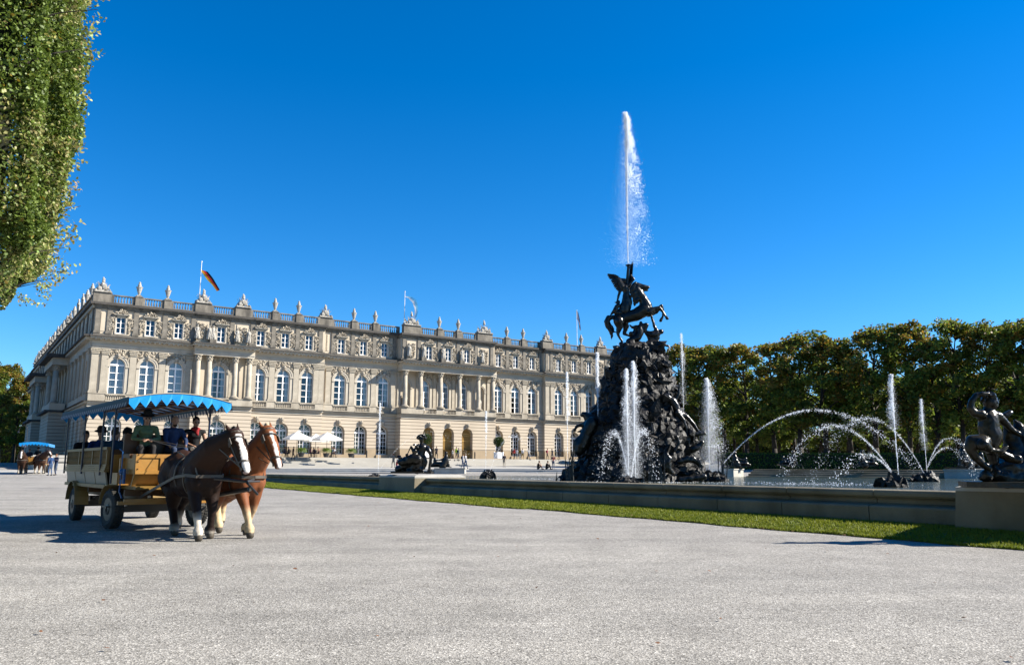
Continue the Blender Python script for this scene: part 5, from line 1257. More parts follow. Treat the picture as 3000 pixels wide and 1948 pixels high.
def person(M4,j,label,shirt,trous,hair=(.06,.04,.03),shoes=(.03,.03,.03),long_sleeve=True,scale=1.0,vox=.035,female=False,shorts=False,group=None,hat=None,glasses=False,scarf=None,hairlong=False,bare=False,fingers=False,bag=None,vest=None,apron=None,bald=False):
    if fingers: scale*=.93
    T=empty('person',(0,0,0),0,label,'person',group); T.matrix_world=M4@Matrix.Scale(scale,4)
    b=[]; up=(j['hd']-j['nk']).normalized()
    hd=j['hd']; f=Vector((1,0,0)); fw_=(f-up*f.dot(up)).normalized()
    b+=[('e',hd+up*.02,(.088,.074,.112)),('e',hd-up*.05+fw_*.03,(.06,.055,.06)),('c',hd-up*.01+fw_*.085,hd-up*.035+fw_*.103,.012,.015),('e',hd+Vector((0,.077,0)),(.02,.012,.03)),('e',hd-Vector((0,.077,0)),(.02,.012,.03)),('c',j['nk']-up*.05,hd-up*.04,.055,.052)]
    tw=.86 if female else 1
    tor=[('c',j['pel'],j['ch'],.125*tw,.135*tw),('e',j['ch'],(.115,.175*tw,.17)),('e',j['pel'],(.115,.155,.12)),('c',j['ch']+(j['nk']-j['ch'])*.5,j['nk']-Vector((0,0,.03)),.12*tw,.06),('c',j['shL'],j['shR'],.065,.065)]
    if female: tor.append(('e',j['ch']+V(.09,0,.02),(.06,.13,.07)))
    arms=[];fore=[];legs=[]
    for k in 'LR':
        arms.append(('c',j['sh'+k],j['el'+k],.058,.045)); fore.append(('c',j['el'+k],j['ha'+k],.043,.028))
        d=(j['ha'+k]-j['el'+k]).normalized(); hb=j['ha'+k]+d*.05
        hand=[('e',hb,(.045,.035,.028),Vector((1,0,0)).rotation_difference(d).to_matrix())]
        if fingers:
            side=Vector((0,1 if k=='L' else -1,0)); 
            for q in range(4):
                o_=side*(-.027+.018*q)+d*.075; L_=(.06,.07,.066,.052)[q]; m_=hb+o_-d*.03; hand+=[('c',m_,m_+d*.045,.0105,.010),('c',m_+d*.045,m_+d*.045+(d*.5+Vector((0,0,-.8))).normalized()*L_*.6,.010,.008)]
            hand.append(('c',hb-side*.02,hb-side*.045+d*.04+Vector((0,0,-.01)),.012,.009))
        else: hand.append(('c',hb,hb+d*.07,.026,.014))
        fore+=hand
        legs+=[('c',j['hip'+k],j['kn'+k],.088,.06),('c',j['kn'+k],j['an'+k],.056,.037),('c',j['an'+k]-V(.03,0,.02),j['to'+k],.036,.028)]
    sh=lambda ps,k:[('c',p[1],p[2],p[3]*k,p[4]*k) if p[0]=='c' else ('e',p[1],tuple(a*k for a in p[2]),*p[3:]) for p in ps]
    me=blob(b+sh(tor,.9)+sh(arms,.92)+fore+sh(legs,.9),vox if not fingers else .011,'body',m_skin,1); link('body',me,T)
    if bare!='top':
        up_arms=arms if bare!='arms' else []
        sl=sh(fore[:0],1); 
        if long_sleeve and bare!='arms': sl=[('c',p[1],p[1].lerp(p[2],.86),p[3]*1.12,p[4]*1.15) for p in fore if p[0]=='c' and abs(p[3]-.043)<1e-6]
        me=blob(sh(tor,1.04)+sh(up_arms,1.06)+sl,vox*.9,'shirt',pmat(shirt),1,noise_amt=.006,noise_scale=9); link('shirt',me,T)
    lg=[p for p in legs if abs(p[3]-.036)>1e-6]
    if shorts: lg=[p for p in lg if abs(p[3]-.088)<1e-6]
    me=blob(sh(lg,1.08)+[('e',j['pel']-V(0,0,.01),(.128,.165,.12))],vox*.9,'trousers',pmat(trous),1,noise_amt=.005,noise_scale=9); link('trousers',me,T)
    b2=MB()
    for k in 'LR': b2.tube(j['an'+k]-V(.05,0,.045),j['to'+k]+V(.03,0,-.01),.045,.035,8); 
    b2.build('shoes',pmat(shoes),T)
    if not bald:
        hr=[('e',hd+up*.045-fw_*.022,(.092,.084,.10))]
        if hairlong: hr+=[('c',hd-fw_*.05,hd-fw_*.08-up*.2,.075,.06)]
        me=blob(hr,max(.014,vox*.6),'hair',pmat(hair),1,noise_amt=.006,noise_scale=14); link('hair',me,T)
    if bald:
        me=blob([('e',hd-fw_*.03-up*.0,(.085,.084,.06)),('e',hd-up*.075+fw_*.045,(.055,.052,.045))],.016,'beard',pmat(hair),1,noise_amt=.004,noise_scale=14); link('beard',me,T)
    if hat:
        h=MB(); c=hd+up*.10; q=Vector((0,0,1)).rotation_difference(up).to_matrix(); vs=[]
        prof=[(.155,-.03),(.13,-.01),(.098,.0),(.095,.06),(.07,.10),(.01,.11)] if hat[1]=='brim' else [(.098,-.03),(.097,.03),(.07,.075),(.01,.09)]
        t=MB(); t.lathe(prof,(0,0,0),16)
        if hat[1]=='cap': t.obox((.13,0,-.015),(.065,0,-.008),(0,.065,0),(0,0,.006))
        h.add([c+q@Vector(v) for v in t.v],t.f); h.build('hat',pmat(hat[0]),T)
    if glasses:
        g=MB(); 
        for s_ in (-1,1): g.ball(hd+fw_*.088+Vector((0,.033*s_,0))+up*.022,(.014,.026,.019),1)
        g.obox(hd+fw_*.09+up*.03,(.004,0,0),(0,.03,0),(0,0,.004)); g.build('sunglasses',M('dark_lens',(.01,.01,.012),.15),T)
    else:
        g=MB()
        for s_ in (-1,1): g.ball(hd+fw_*.079+Vector((0,.03*s_,0))+up*.02,(.009,.012,.007),1)
        g.build('eyes',pmat((.03,.02,.02),.3),T)
    if scarf:
        me=blob([('e',j['nk']+V(.03,0,.0),(.11,.12,.05)),('c',j['nk']+V(.08,0,-.02),j['nk']+V(.12,.02,-.12),.06,.04)],.018,'scarf',pmat(scarf),1,noise_amt=.015,noise_scale=18); link('scarf',me,T)
    if vest:
        me=blob([('c',j['pel']+V(0,s_*.10,.05),j['shL' if s_>0 else 'shR']+V(.0,-s_*.04,.02),.085,.06) for s_ in (-1,1)]+[('e',j['ch']-V(.05,0,0),(.1,.17,.2))],.03,'vest',pmat(vest),1,noise_amt=.006,noise_scale=9); link('vest',me,T)
    if bag:
        me=blob([('e',j['ch']-V(.17,0,.02),(.09,.14,.2))],.03,'backpack',pmat(bag),1,noise_amt=.01,noise_scale=9); link('backpack',me,T)
    return T
def TM(loc,rz): return Matrix.Translation(loc)@Matrix.Rotation(rz,4,'Z')
# ================================================================= wagon
W0=Vector((-8.67,18.99,.05)); WA=math.atan2(-.777,.63); WM=TM(W0,WA)
m_wood=M('varnished_wood',(.62,.33,.075),.38,nscale=2.2,namt=.3,col2=(.48,.23,.045),bump=.1,bscale=10)
m_wood2=M('wood_shade_tone',(.36,.20,.03),.45,nscale=3,namt=.3)  # darker copy of the wagon wood, toned for its shaded sides
m_woodd=M('brown_wood',(.20,.09,.025),.5,nscale=3,namt=.3)
m_cream=M('cream_panel',(.60,.52,.38),.5,nscale=2,namt=.06)
m_blue=M('blue_tarpaulin',(.02,.44,1.08),.28,nscale=1.5,namt=.12,spec=.6,bump=.35,bscale=3,trans=.12)
m_stripe=M('striped_valance',(1,1,1),.6,attr='col',trans=.1)
m_steel=M('dark_blue_steel',(.012,.03,.09),.35,spec=.5); m_iron=M('grey_iron',(.10,.095,.09),.4,metal=.6)
m_tyre=M('tyre_rubber',(.035,.034,.032),.8,nscale=8,namt=.3,dirt=(4,(.10,.09,.075),.5),bump=.3,bscale=20)
m_fend=M('tan_fender',(.46,.30,.10),.45,nscale=2,namt=.15)
def wheel(parent,c,steer=0,r=.38,wd=.24,near=True):
    o=empty('wheel',c,steer); o.parent=parent
    # tyre as child mesh of the wheel; axis along y
    b=MB(); hw=wd/2; b.lathe([(r*.6,-hw*.8),(r*.82,-hw),(r*.97,-hw*.8),(r,-hw*.45),(r,hw*.45),(r*.97,hw*.8),(r*.82,hw),(r*.6,hw*.8)],(0,0,0),36,axis='Y')
    for i in range(36):
        a=2*pi*i/36
        for s_ in (-1,1): b.obox((r*1.0*cos(a+.04*s_),s_*hw*.42,r*1.0*sin(a+.04*s_)),(-sin(a)*.022,0,cos(a)*.022),(0,hw*.34,0),(cos(a)*.012,0,sin(a)*.012))
    b.build('tyre',m_tyre,o)
    b=MB(); b.lathe([(r*.60,-hw*.82),(r*.56,-hw*.5),(r*.3,-hw*.35),(r*.28,-hw*.9),(r*.12,-hw*1.0),(r*.12,hw*.9),(r*.3,hw*.4),(r*.56,hw*.5),(r*.60,hw*.82)],(0,0,0),24,axis='Y'); b.build('rim',m_iron if near else m_iron,o); return o
def make_wagon(label):
    T=empty('horse_wagon',W0,WA,label,'wagon')
    for x in (1.72,-1.65):
        for s_ in (-1,1): wheel(T,(x,s_*.86,.38 if x>0 else .37),.12 if x>0 else 0,.385 if x>0 else .37)
        b=MB(); b.box(x-.06,x+.06,-.8,.8,.31,.43); b.path([(x-.5,-.55,.55),(x,-.55,.47),(x+.5,-.55,.55)],.03,5); b.path([(x-.5,.55,.55),(x,.55,.47),(x+.5,.55,.55)],.03,5); b.box(x-.1,x+.1,-.6,.6,.43,.56); b.build('axle',m_iron,T)
    b=MB(); 
    for s_ in (-.45,.45): b.box(-2.6,2.5,s_-.05,s_+.05,.58,.74)
    for x in (-2.4,-.9,.5,1.3,2.3): b.box(x-.05,x+.05,-.8,.8,.66,.78)
    b.box(1.35,2.1,-.7,.7,.5,.578); b.build('chassis',m_woodd,T)
    b=MB(); b.box(-2.75,1.25,-.88,.88,.782,.87); b.box(1.25,2.72,-.70,.70,.79,.86); b.build('floor',m_wood2,T)
    for s_ in (-1,1):
        y0=s_*.90
        b=MB()
        for k in range(4):
            x0=-2.72+k*.99; b.add([(x0+.02,y0*.99,.87),(x0+.95,y0*.99,.87),(x0+.95,y0*1.05,1.13),(x0+.02,y0*1.05,1.13),(x0+.02,y0*.99-s_*.03,.87),(x0+.95,y0*.99-s_*.03,.87),(x0+.95,y0*1.05-s_*.03,1.13),(x0+.02,y0*1.05-s_*.03,1.13)],[(0,1,2,3),(7,6,5,4),(0,4,5,1),(3,2,6,7),(0,3,7,4),(1,5,6,2)])
        o=b.build('side_panel',m_cream,T); fixn(o.data)
        b=MB(); b.box(-2.75,1.27,min(y0*.97,y0*1.06),max(y0*.97,y0*1.06),.80,.869)
        for i in range(4): z=1.131+i*.042; b.box(-2.78,1.28,min(y0*.98,y0*(1.09-.012*i)),max(y0*.98,y0*(1.09-.012*i)),z,z+.038)
        b.box(-2.8,1.3,min(y0*.98,y0*1.07),max(y0*.98,y0*1.07),1.60,1.66)
        for x in (-2.76,-1.42,-.08,1.24): b.box(x-.03,x+.03,min(y0*.99,y0*1.05),max(y0*.99,y0*1.05),1.299,1.60)
        b.build('side_rail',m_wood2,T)
        b=MB()
        for i in range(45):
            x=-2.68+i*.0885
            if min(abs(x-q) for q in (-2.76,-1.42,-.08,1.24))<.04: continue
            b.lathe([(.012,0),(.022,.08),(.012,.15),(.02,.2),(.012,.3)],(x,y0*1.015,1.3),6)
        b.build('spindles',m_wood2,T)
    b=MB(); b.box(-2.8,-2.74,-.9,.9,.87,1.66); b.build('tail_board',m_wood,T)
    for x in (-2.2,-1.2,-.2,.8):
        b=MB(); b.box(x-.2,x+.2,-.82,.82,1.22,1.27); b.box(x-.24,x-.2,-.82,.82,1.27,1.62); b.box(x-.18,x+.18,-.8,-.74,.87,1.22); b.box(x-.18,x+.18,.74,.8,.87,1.22); b.build('bench',m_woodd,T)
    # entry with step and driver's box
    b=MB(); b.box(1.3,1.36,-.86,-.1,.87,1.5); b.box(1.36,1.9,-.86,-.80,.87,1.12); b.box(1.9,1.96,-.84,.84,.87,1.42); b.build('entry_panel',m_wood,T)
    b=MB(); b.box(1.9,2.42,-.78,.78,1.42,1.5); b.box(1.84,1.9,-.78,.78,1.5,1.92); b.build('driver_bench',m_woodd,T)
    b=MB(); b.box(2.70,2.74,-.74,.74,1.10,1.49)
    b.box(2.74,2.765,-.74,.74,1.10,1.17); b.box(2.74,2.765,-.74,.74,1.42,1.495)
    for y in (-.71,-.24,.24,.71): b.box(2.7405,2.764,y-.035,y+.035,1.17,1.42)
    b.box(1.96,2.70,-.745,-.705,1.10,1.49); b.box(1.96,2.70,.705,.745,1.10,1.49); b.build('front_panel',m_wood,T)
    b=MB(); b.add([(2.70,-.74,1.139),(2.70,.74,1.139),(2.5,.74,.86),(2.5,-.74,.86),(2.66,-.74,1.139),(2.66,.74,1.139),(2.46,.74,.86),(2.46,-.74,.86)],[(0,1,2,3),(7,6,5,4),(0,3,7,4),(1,5,6,2),(0,4,5,1),(3,2,6,7)])
    for y in (-.7,-.2,.3): b.obox((2.62,y,1.0),(.03,0,.0),(0,.04,0),(.09,0,.14))
    b.build('kick_board',m_wood,T)
    b=MB(); 
    for y in (-.69,-.69): 
        for z in (1.2,1.34,1.48): b.ball((2.772,-.70,z),.014,1)
    b.build('bolts',m_iron,T)
    for x,s_ in ((1.72,-1),(1.72,1),(-1.65,-1),(-1.65,1)):
        b=MB(); pts=[(x+.52*cos(a),.40+.50*sin(a)) for a in [pi*(-.02+i/10*(.98)) for i in range(11)]] if x<0 else [(x+.50*cos(a),.40+.46*sin(a)) for a in [pi*(.45+i/10*.5) for i in range(11)]]
        for (xa,za),(xb,zb) in zip(pts[:-1],pts[1:]):
            y0,y1=sorted((s_*.72,s_*1.02)); b.add([(xa,y0,za),(xb,y0,zb),(xb,y1,zb),(xa,y1,za),(xa,y0,za+.02),(xb,y0,zb+.02),(xb,y1,zb+.02),(xa,y1,za+.02)],[(0,1,2,3),(7,6,5,4),(0,3,7,4),(1,5,6,2),(0,4,5,1),(3,2,6,7)])
        o=b.build('fender',m_fend,T); fixn(o.data)
    for s_ in (-1,1):
        for x,zb in ((-2.85,1.08),(-.92,1.08),(.86,1.06),(1.86,.9)):
            b=MB(); b.tube((x,s_*.97,zb),(x,s_*.97,2.52),.022,.022,6); b.path([(x,s_*.97,2.2),(x+.12,s_*.95,2.4),(x+.25,s_*.95,2.52)],.012,5); b.path([(x,s_*.97,2.2),(x-.12,s_*.95,2.4),(x-.25,s_*.95,2.52)],.012,5); b.build('roof_post',m_steel,T)
    b=MB()
    def zr(y): return 2.60+.14*(1-(y/1.02)**2)
    ys_=[-1.02+2.04*i/12 for i in range(13)]
    vs=[];X0,X1=-3.4,3.0
    nx=26
    for i in range(nx+1):
        for y in ys_: x=X0+(X1-X0)*i/nx; sag=-.018*abs(sin(i/nx*pi*7)); vs.append((x,y,zr(y)+sag+.0*x))
    b.add(vs,[(i*13+j,(i+1)*13+j,(i+1)*13+j+1,i*13+j+1) for i in range(nx) for j in range(12)])
    b.add([(v[0],v[1],v[2]-.012) for v in vs],[(i*13+j+1,(i+1)*13+j+1,(i+1)*13+j,i*13+j) for i in range(nx) for j in range(12)])
    b.build('canopy',m_blue,T,smooth_=True)
    b=MB(); b.path([(X1+.012,y,zr(y)-.01) for y in ys_],.011,5); b.build('piping',m_cream,T)
    for X in (X1+.004,X0-.004):
        b=MB(); nzz=10
        for k in range(nzz):
            ya,yb_=-1.02+2.04*k/nzz,-1.02+2.04*(k+1)/nzz; ym=(ya+yb_)/2; bul=.03*sin(k*2.1)
            b.add([(X,ya,zr(ya)),(X,yb_,zr(yb_)),(X+.01,yb_,zr(yb_)-.13),(X+.035+bul,ym,zr(ym)-.27),(X+.01,ya,zr(ya)-.13)],[(0,1,2,3,4)])
        b.build('zigzag_valance',m_blue,T)
    for s_ in (-1,1):
        b=MB(); n_=64
        for k in range(n_):
            xa=X0+(X1-X0)*k/n_; xb=X0+(X1-X0)*(k+1)/n_; xm=(xa+xb)/2; y=s_*1.025; z=zr(1.02); col=(.008,.045,.12) if k%2 else (.34,.37,.40); col2=(.006,.055,.10)  # navy and white darkened to carry the shade on the canopy sides
            b.add([(xa,y,z+.01),(xb,y,z+.01),(xb,y+s_*.015,z-.09),(xa,y+s_*.015,z-.09)],[(0,1,2,3)],col2)
            b.add([(xa,y+s_*.015,z-.09),(xb,y+s_*.015,z-.09),(xb,y+s_*.03,z-.15),(xm,y+s_*.04,z-.2),(xa,y+s_*.03,z-.15)],[(0,1,2,3,4)],col)
        b.build('side_valance',m_stripe,T)
    b=MB()
    for k in range(12):
        x=X0+.15+k*.555; b.path([(x,y,zr(y)-.035) for y in ys_[::3]],.018,4)
    for y in (-.95,-.5,0,.5,.95): b.box(X0+.05,X1-.05,y-.02,y+.02,zr(y)-.075,zr(y)-.03)
    b.build('roof_laths',m_woodd,T)
    b=MB(); b.path([(2.4,0,.56),(3.2,.45,.62),(5.6,.5,.85)],.045,8); b.build('drawbar',m_iron,T)
    b=MB(); b.box(2.62,2.70,-1.0,1.25,.50,.57); 
    b.box(2.9,2.96,-.95,-.15,.56,.62); b.box(2.9,2.96,.35,1.15,.56,.62); b.build('whiffletree',m_wood,T)
    b=MB(); b.box(2.15,2.27,-.88,-.80,1.08,1.2); b.path([(2.2,-.86,1.2),(2.2,-.86,1.55),(1.95,-.86,1.6)],.014,5); b.path([(2.2,-.86,1.1),(2.15,-.86,.75),(2.3,-.84,.62)],.016,5); b.tube((2.35,-.84,.9),(2.35,-.84,1.2),.03,.03,8); b.ball((2.25,-.86,1.15),.06,2); b.build('brake_gear',M('blue_iron',(.01,.12,.38),.35),T)
    b=MB(); b.box(1.5,1.85,-1.02,-.8,.42,.45); b.path([(1.55,-.95,.42),(1.55,-.9,.8)],.015,4); b.path([(1.8,-.95,.42),(1.8,-.9,.8)],.015,4); b.build('step',m_iron,T)
    return T
make_wagon('yellow wooden horse wagon with blue zigzag canopy carrying passengers')
def seated(x,y,z,yaw,label,**k):
    return person(WM@TM(Vector((x,y,z-.05)),yaw),k.pop('j'),label,group='people riding in the wagon',**k)
seated(2.02,-.40,1.60,-.15,'wagon driver in green fleece and black brimmed hat holding the reins',j=sit_pose('reins',.05),shirt=(.17,.25,.13),trous=(.035,.033,.035),hair=(.02,.015,.012),hat=((.012,.012,.014),'brim'),glasses=True,female=True,fingers=True,vox=.022,hairlong=True,bag=(.015,.015,.02))
seated(2.0,.14,1.56,.15,'bearded balding man in dark blue sweater beside the driver',j=sit_pose('lean',.06),shirt=(.035,.065,.16),trous=(.06,.09,.17),hair=(.05,.03,.02),fingers=True,vox=.022,bald=True)
seated(1.98,.62,1.55,.0,'woman in black top with red scarf and sunglasses on the front bench',j=sit_pose('lap',.02),shirt=(.012,.012,.015),trous=(.02,.02,.025),hair=(.018,.012,.01),female=True,glasses=True,scarf=(.42,.03,.035),bare='arms',fingers=True,vox=.022)
seated(-2.5,-.62,1.30,0,'passenger in dark jacket at the rear corner of the wagon',j=sit_pose('lap'),shirt=(.012,.012,.018),trous=(.02,.02,.03),hair=(.04,.035,.03))
seated(-1.95,-.05,1.30,.2,'passenger in grey green top in the middle of the wagon',j=sit_pose('lap'),shirt=(.10,.11,.08),trous=(.05,.05,.06),hair=(.18,.16,.12))
seated(-1.45,-.50,1.32,-.2,'passenger in blue jacket wearing a dark brimmed hat',j=sit_pose('lap'),shirt=(.012,.05,.22),trous=(.02,.02,.03),hat=((.03,.02,.02),'brim'),bag=(.45,.20,.02))
seated(-.9,-.2,1.30,.6,'passenger in a dark cap turned towards the back benches',j=sit_pose('lap',.1),shirt=(.02,.03,.06),trous=(.02,.02,.03),hat=((.012,.012,.015),'cap'))
seated(-.05,-.52,1.28,pi*.95,'man in teal blue shirt riding near the wagon entry',j=sit_pose('lap'),shirt=(.035,.10,.18),trous=(.03,.03,.05),hair=(.09,.07,.05))
seated(-1.9,.55,1.30,0,'passenger in black on the far side of the wagon',j=sit_pose('lap'),shirt=(.015,.015,.018),trous=(.02,.02,.03))
seated(.3,.5,1.28,.1,'passenger in dark blue behind the front bench',j=sit_pose('lap'),shirt=(.015,.02,.05),trous=(.02,.02,.03))
# reins
b=MB(); 
hands=WM@Vector((2.42,-.42,1.79))
# ================================================================= horses
m_coat=M('horse_coat',(1,1,1),.6,attr='col',nscale=3,namt=.18,spec=.18,bump=.1,bscale=40)
m_strap=M('harness_leather',(.13,.105,.08),.5,nscale=8,namt=.3)
def horse(T,coat,coat2,mane_c,sock,sock0,neck,poll,mid,muz,legs,blaze_w=.05,vox=.024,tail_c=None,name='',k=1.0,low=False,harness=True):
    """local frame x forward, z up; legs: list of joint lists from elbow/stifle down; returns parts under T"""
    pr=[]; C_=lambda a,b_,r0,r1: pr.append(('c',V(*a),V(*b_),r0,r1)); E_=lambda c,r,*q: pr.append(('e',V(*c),r,*q))
    E_((-.02,0,1.11),(.84,.39,.435)); E_((-.66,0,1.22),(.50,.39,.41)); E_((-.85,.17,1.12),(.29,.22,.38)); E_((-.85,-.17,1.12),(.29,.22,.38)); E_((.55,0,1.15),(.40,.35,.47)); E_((.72,.14,1.02),(.18,.15,.2)); E_((.72,-.14,1.02),(.18,.15,.2)); E_((.42,0,1.42),(.34,.18,.20))
    nb=V(*neck); po=V(*poll); mi=V(*mid); mu=V(*muz)
    C_((.46,0,1.28),nb,.36,.275); C_(nb,po,.275,.165)
    q=(mu-po).normalized()
    C_(po,mi,.135,.118); C_(mi,mu,.105,.076); pr.append(('e',mu,(.08,.078,.09)))
    jaw=po+q*.16; fr=q.cross(V(0,1,0)).cross(V(0,0,0))
    side=V(0,1,0); hf=side.cross(q).normalized()
    if hf.x<0 and hf.z<0: hf=-hf
    if hf.x<0: hf=-hf
    pr.append(('e',po+q*.19-hf*.09,(.13,.09,.15))); pr.append(('c',po+q*.17-hf*.06,mu-hf*.03,.07,.055)); pr.append(('e',mu-hf*.035+q*.03,(.045,.05,.04)))
    for s_ in (-1,1):
        pr.append(('e',po+q*.14+side*.075*s_+hf*.05,(.03,.03,.03)))
        e0=po+side*.07*s_-q*.08; pr.append(('c',e0,e0-q*.12+side*.03*s_+hf*.02,.038,.03)); pr.append(('c',e0-q*.12+side*.03*s_+hf*.02,e0-q*.21+side*.035*s_+hf*.03,.028,.006))
    for L in legs:
        rs=L['r']; pts=[V(*p) for p in L['p']]
        for a,b_,r0,r1 in zip(pts[:-1],pts[1:],rs[:-1],rs[1:]): pr.append(('c',a,b_,r0,r1))
        an=pts[-2]; pr.append(('e',an-V(.02,0,.0),(rs[-2]*1.35,rs[-2]*1.25,rs[-2]*1.5)))
    def colf(co,n_):
        # zones: socks by place on the leg, blaze on the face front, darker mane side is its own mesh
        for L in legs:
            h=V(*L['p'][-1]); f_=V(*L['p'][-2])
            dd=min((co-h).length,(co-f_).length,(co-(h+f_)/2).length)
            if co.z<.075+h.z*.6 and (co-h).length<.18: return (.10,.085,.065)
        near=min(legs,key=lambda L:min((co-V(*L['p'][-1])).length,(co-V(*L['p'][-2])).length,(co-V(*L['p'][-3])).length)); sock_h=near.get('sock',sock0)
        if co.z<sock_h+.08*noise.noise(co*9): 
            t=smooth(sock_h+.06,sock_h-.24,co.z)*(.8+.35*noise.noise(co*13)); return tuple(a*(1-t)+b_*t for a,b_ in zip(coat,sock))
        d=co-po; al=d.dot(q); L_=(mu-po).length
        if -.02<al<L_+.14 and d.length<L_+.25:
            ax=po+q*al; rel=co-ax; fwd=rel.dot(hf); sd=abs(rel.dot(side)); 
            if fwd>.03 and sd<blaze_w*(.75+.35*al/L_+.45*noise.noise(V(al*6,1,0)))+.012*noise.noise(co*15) and al>.03: return (1.0,.94,.88)
            if al>L_-.01: 
                return (.50,.36,.32) if sd<.05+.02*noise.noise(co*12) and fwd>-.02 else tuple(c*.8 for c in coat)
        t=smooth(.9,1.35,co.z+.15*noise.noise(co*2)); return tuple(a*(1-t)+b_*t for a,b_ in zip(coat,coat2))
    me=blob(pr,vox,'body',m_coat,2,colfn=colf,noise_amt=.011,noise_scale=3.2); link('body',me,T)
    fe=[]
    rf=random.Random(4)
    for L in legs:
        f_=V(*L['p'][-2]); h_=V(*L['p'][-1])
        for i in range(7): a=rf.uniform(1.6,4.7); c_=f_+V(cos(a)*.05,sin(a)*.05,.05); fe.append(('c',c_,h_+V(cos(a)*.10,sin(a)*.09,rf.uniform(0,.04)),.032,.008))
    link('feathers',blob(fe,vox*.8,'feathers',m_coat,0,colfn=lambda co,n_: tuple(c*.8 for c in sock) if (min(legs,key=lambda L:(co-V(*L['p'][-2])).length)).get('sock',sock0)>.2 else tuple(c*1.5 for c in coat)),T)
    # mane along the neck crest and forelock
    mn=[]; cr=[V(.42,0,1.56)]+[nb+V(-.05,0,.2)]+[nb.lerp(po,.5)+V(-.06,0,.19)]+[po+V(-.06,0,.15)]
    for i in range(9):
        t=i/8*2.999; a=int(t); p=cr[a].lerp(cr[a+1],t-a); mn+=[('c',p,p+V(-.02,.09+.03*noise.noise(p*5),-.12),.055,.05),('c',p+V(-.02,.09,-.12),p+V(.0,.12+.03*noise.noise(p*7),-.30),.05,.02),('c',p,p+V(-.02,-.08,-.10),.05,.04)]
    mn+=[('c',po-q*.08,po-q*.02+hf*.11,.04,.035),('c',po-q*.02+hf*.11,po+q*.12+hf*.12,.035,.012)]
    link('mane',blob(mn,vox,'mane',pmat(mane_c,.6),1,noise_amt=.02,noise_scale=14),T)
    tl=[('c',V(-1.08,0,1.36),V(-1.2,0,1.15),.06,.07),('c',V(-1.2,0,1.15),V(-1.22,0,.8),.075,.08),('c',V(-1.22,0,.8),V(-1.16,0,.48),.08,.03)]
    link('tail',blob(tl,vox,'tail',pmat(tail_c or mane_c,.6),1,noise_amt=.03,noise_scale=12),T)
    if harness:
        h=MB()
        def hoop(x,rx,rz,zc,w_=.045,tilt=0,a0=0,a1=2*pi,n_=26,yc=0):
            pts=[V(x+tilt*sin(a0+(a1-a0)*i/n_),yc+rx*cos(a0+(a1-a0)*i/n_),zc+rz*sin(a0+(a1-a0)*i/n_)) for i in range(n_+1)]
            for a,b_ in zip(pts[:-1],pts[1:]):
                d=(b_-a); L_=d.length; d/=L_; h.obox((a+b_)/2,d*L_*.52,(w_/2,0,0),d.cross(V(1,0,0)).normalized()*.008)
        hoop(.12,.385,.405,1.135,.05); hoop(.50,.345,.47,1.17,.045,.10)
        # breast strap and traces
        for s_ in (-1,1):
            ribbon(h,[(.96,0,1.12),(.90,.24*s_,1.12),(.65,.34*s_,1.14),(.2,.40*s_,1.10),(-.3,.41*s_,1.0),(-.9,.42*s_,.88),(-1.9,.42*s_,.68)],.055)
            ribbon(h,[(.62,.2*s_,1.55),(.78,.24*s_,1.32),(.86,.2*s_,1.14)],.035)
            ribbon(h,[(.12,.2*s_,1.47),(-.4,.17*s_,1.57),(-.9,.12*s_,1.56)],.03)
            ribbon(h,[(.5,.15*s_,1.58),(nb+po)/2+V(0,.2*s_,-.02),mu+side*.09*s_-q*.06],.018)
        link_=[(.1,0,1.56),(.1,.0,1.66)]; h.path([(.12,-.06,1.55),(.12,-.06,1.64),(.12,-.02,1.66)],.012,5)
        for s_ in (-1,1): h.lathe([(.035,-.006),(.045,0),(.035,.006)],(.15,.10*s_,1.62),10,axis='X')
        h.build('harness',m_strap,T)
        br=MB()
        def ring(c,r,w_):
            rt_=side; n_=16; u_=hf; pts=[c+rt_*(r*cos(2*pi*i/n_))+u_*(r*1.15*sin(2*pi*i/n_)) for i in range(n_+1)]
            for a,b_ in zip(pts[:-1],pts[1:]):
                d=(b_-a); L_=d.length; d/=L_; br.obox((a+b_)/2,d*L_*.55,q*w_/2,d.cross(q).normalized()*.006)
        ring(mu-q*.13,.098,.028); ring(po-q*.03,.138,.022); ring(po+q*.08,.14,.02)
        for s_ in (-1,1):
            ribbon(br,[po-q*.03+side*.135*s_,po+q*.2+side*.125*s_,mu-q*.13+side*.10*s_,mu-q*.02+side*.085*s_],.022)
            br.obox(po+q*.14+side*.15*s_+hf*.03,q*.065,hf*.06,side*.007)
            br.lathe([(.03,-.006),(.038,0),(.03,.006)],tuple(mu-q*.01+side*.088*s_),10,axis='Y')
        br.build('bridle',m_strap,T)
def leg_front(y,pts): return dict(p=[(.62,y,1.02)]+pts,r=[.18,.135,.082,.055,.074])
def leg_hind(y,pts): return dict(p=[(-.78,y,1.10)]+pts,r=[.26,.19,.092,.060,.076])
def hoofed(L,sock=None):
    if sock is not None: L['sock']=sock
    L['p'].append((L['p'][-1][0]+.03,L['p'][-1][1],max(.04,L['p'][-1][2]-.10))); L['r'].append(.092); return L
HA=WA
def place_horse(x,y,label,k=1.0): 
    T=empty('horse',(x,y,gz(x,y)),HA,label,'horse','two draught horses pulling the wagon'); T.scale=(k,k,k); return T
Tb=place_horse(-6.05,15.62,'dark brown draught horse with white blaze on the near side of the team')
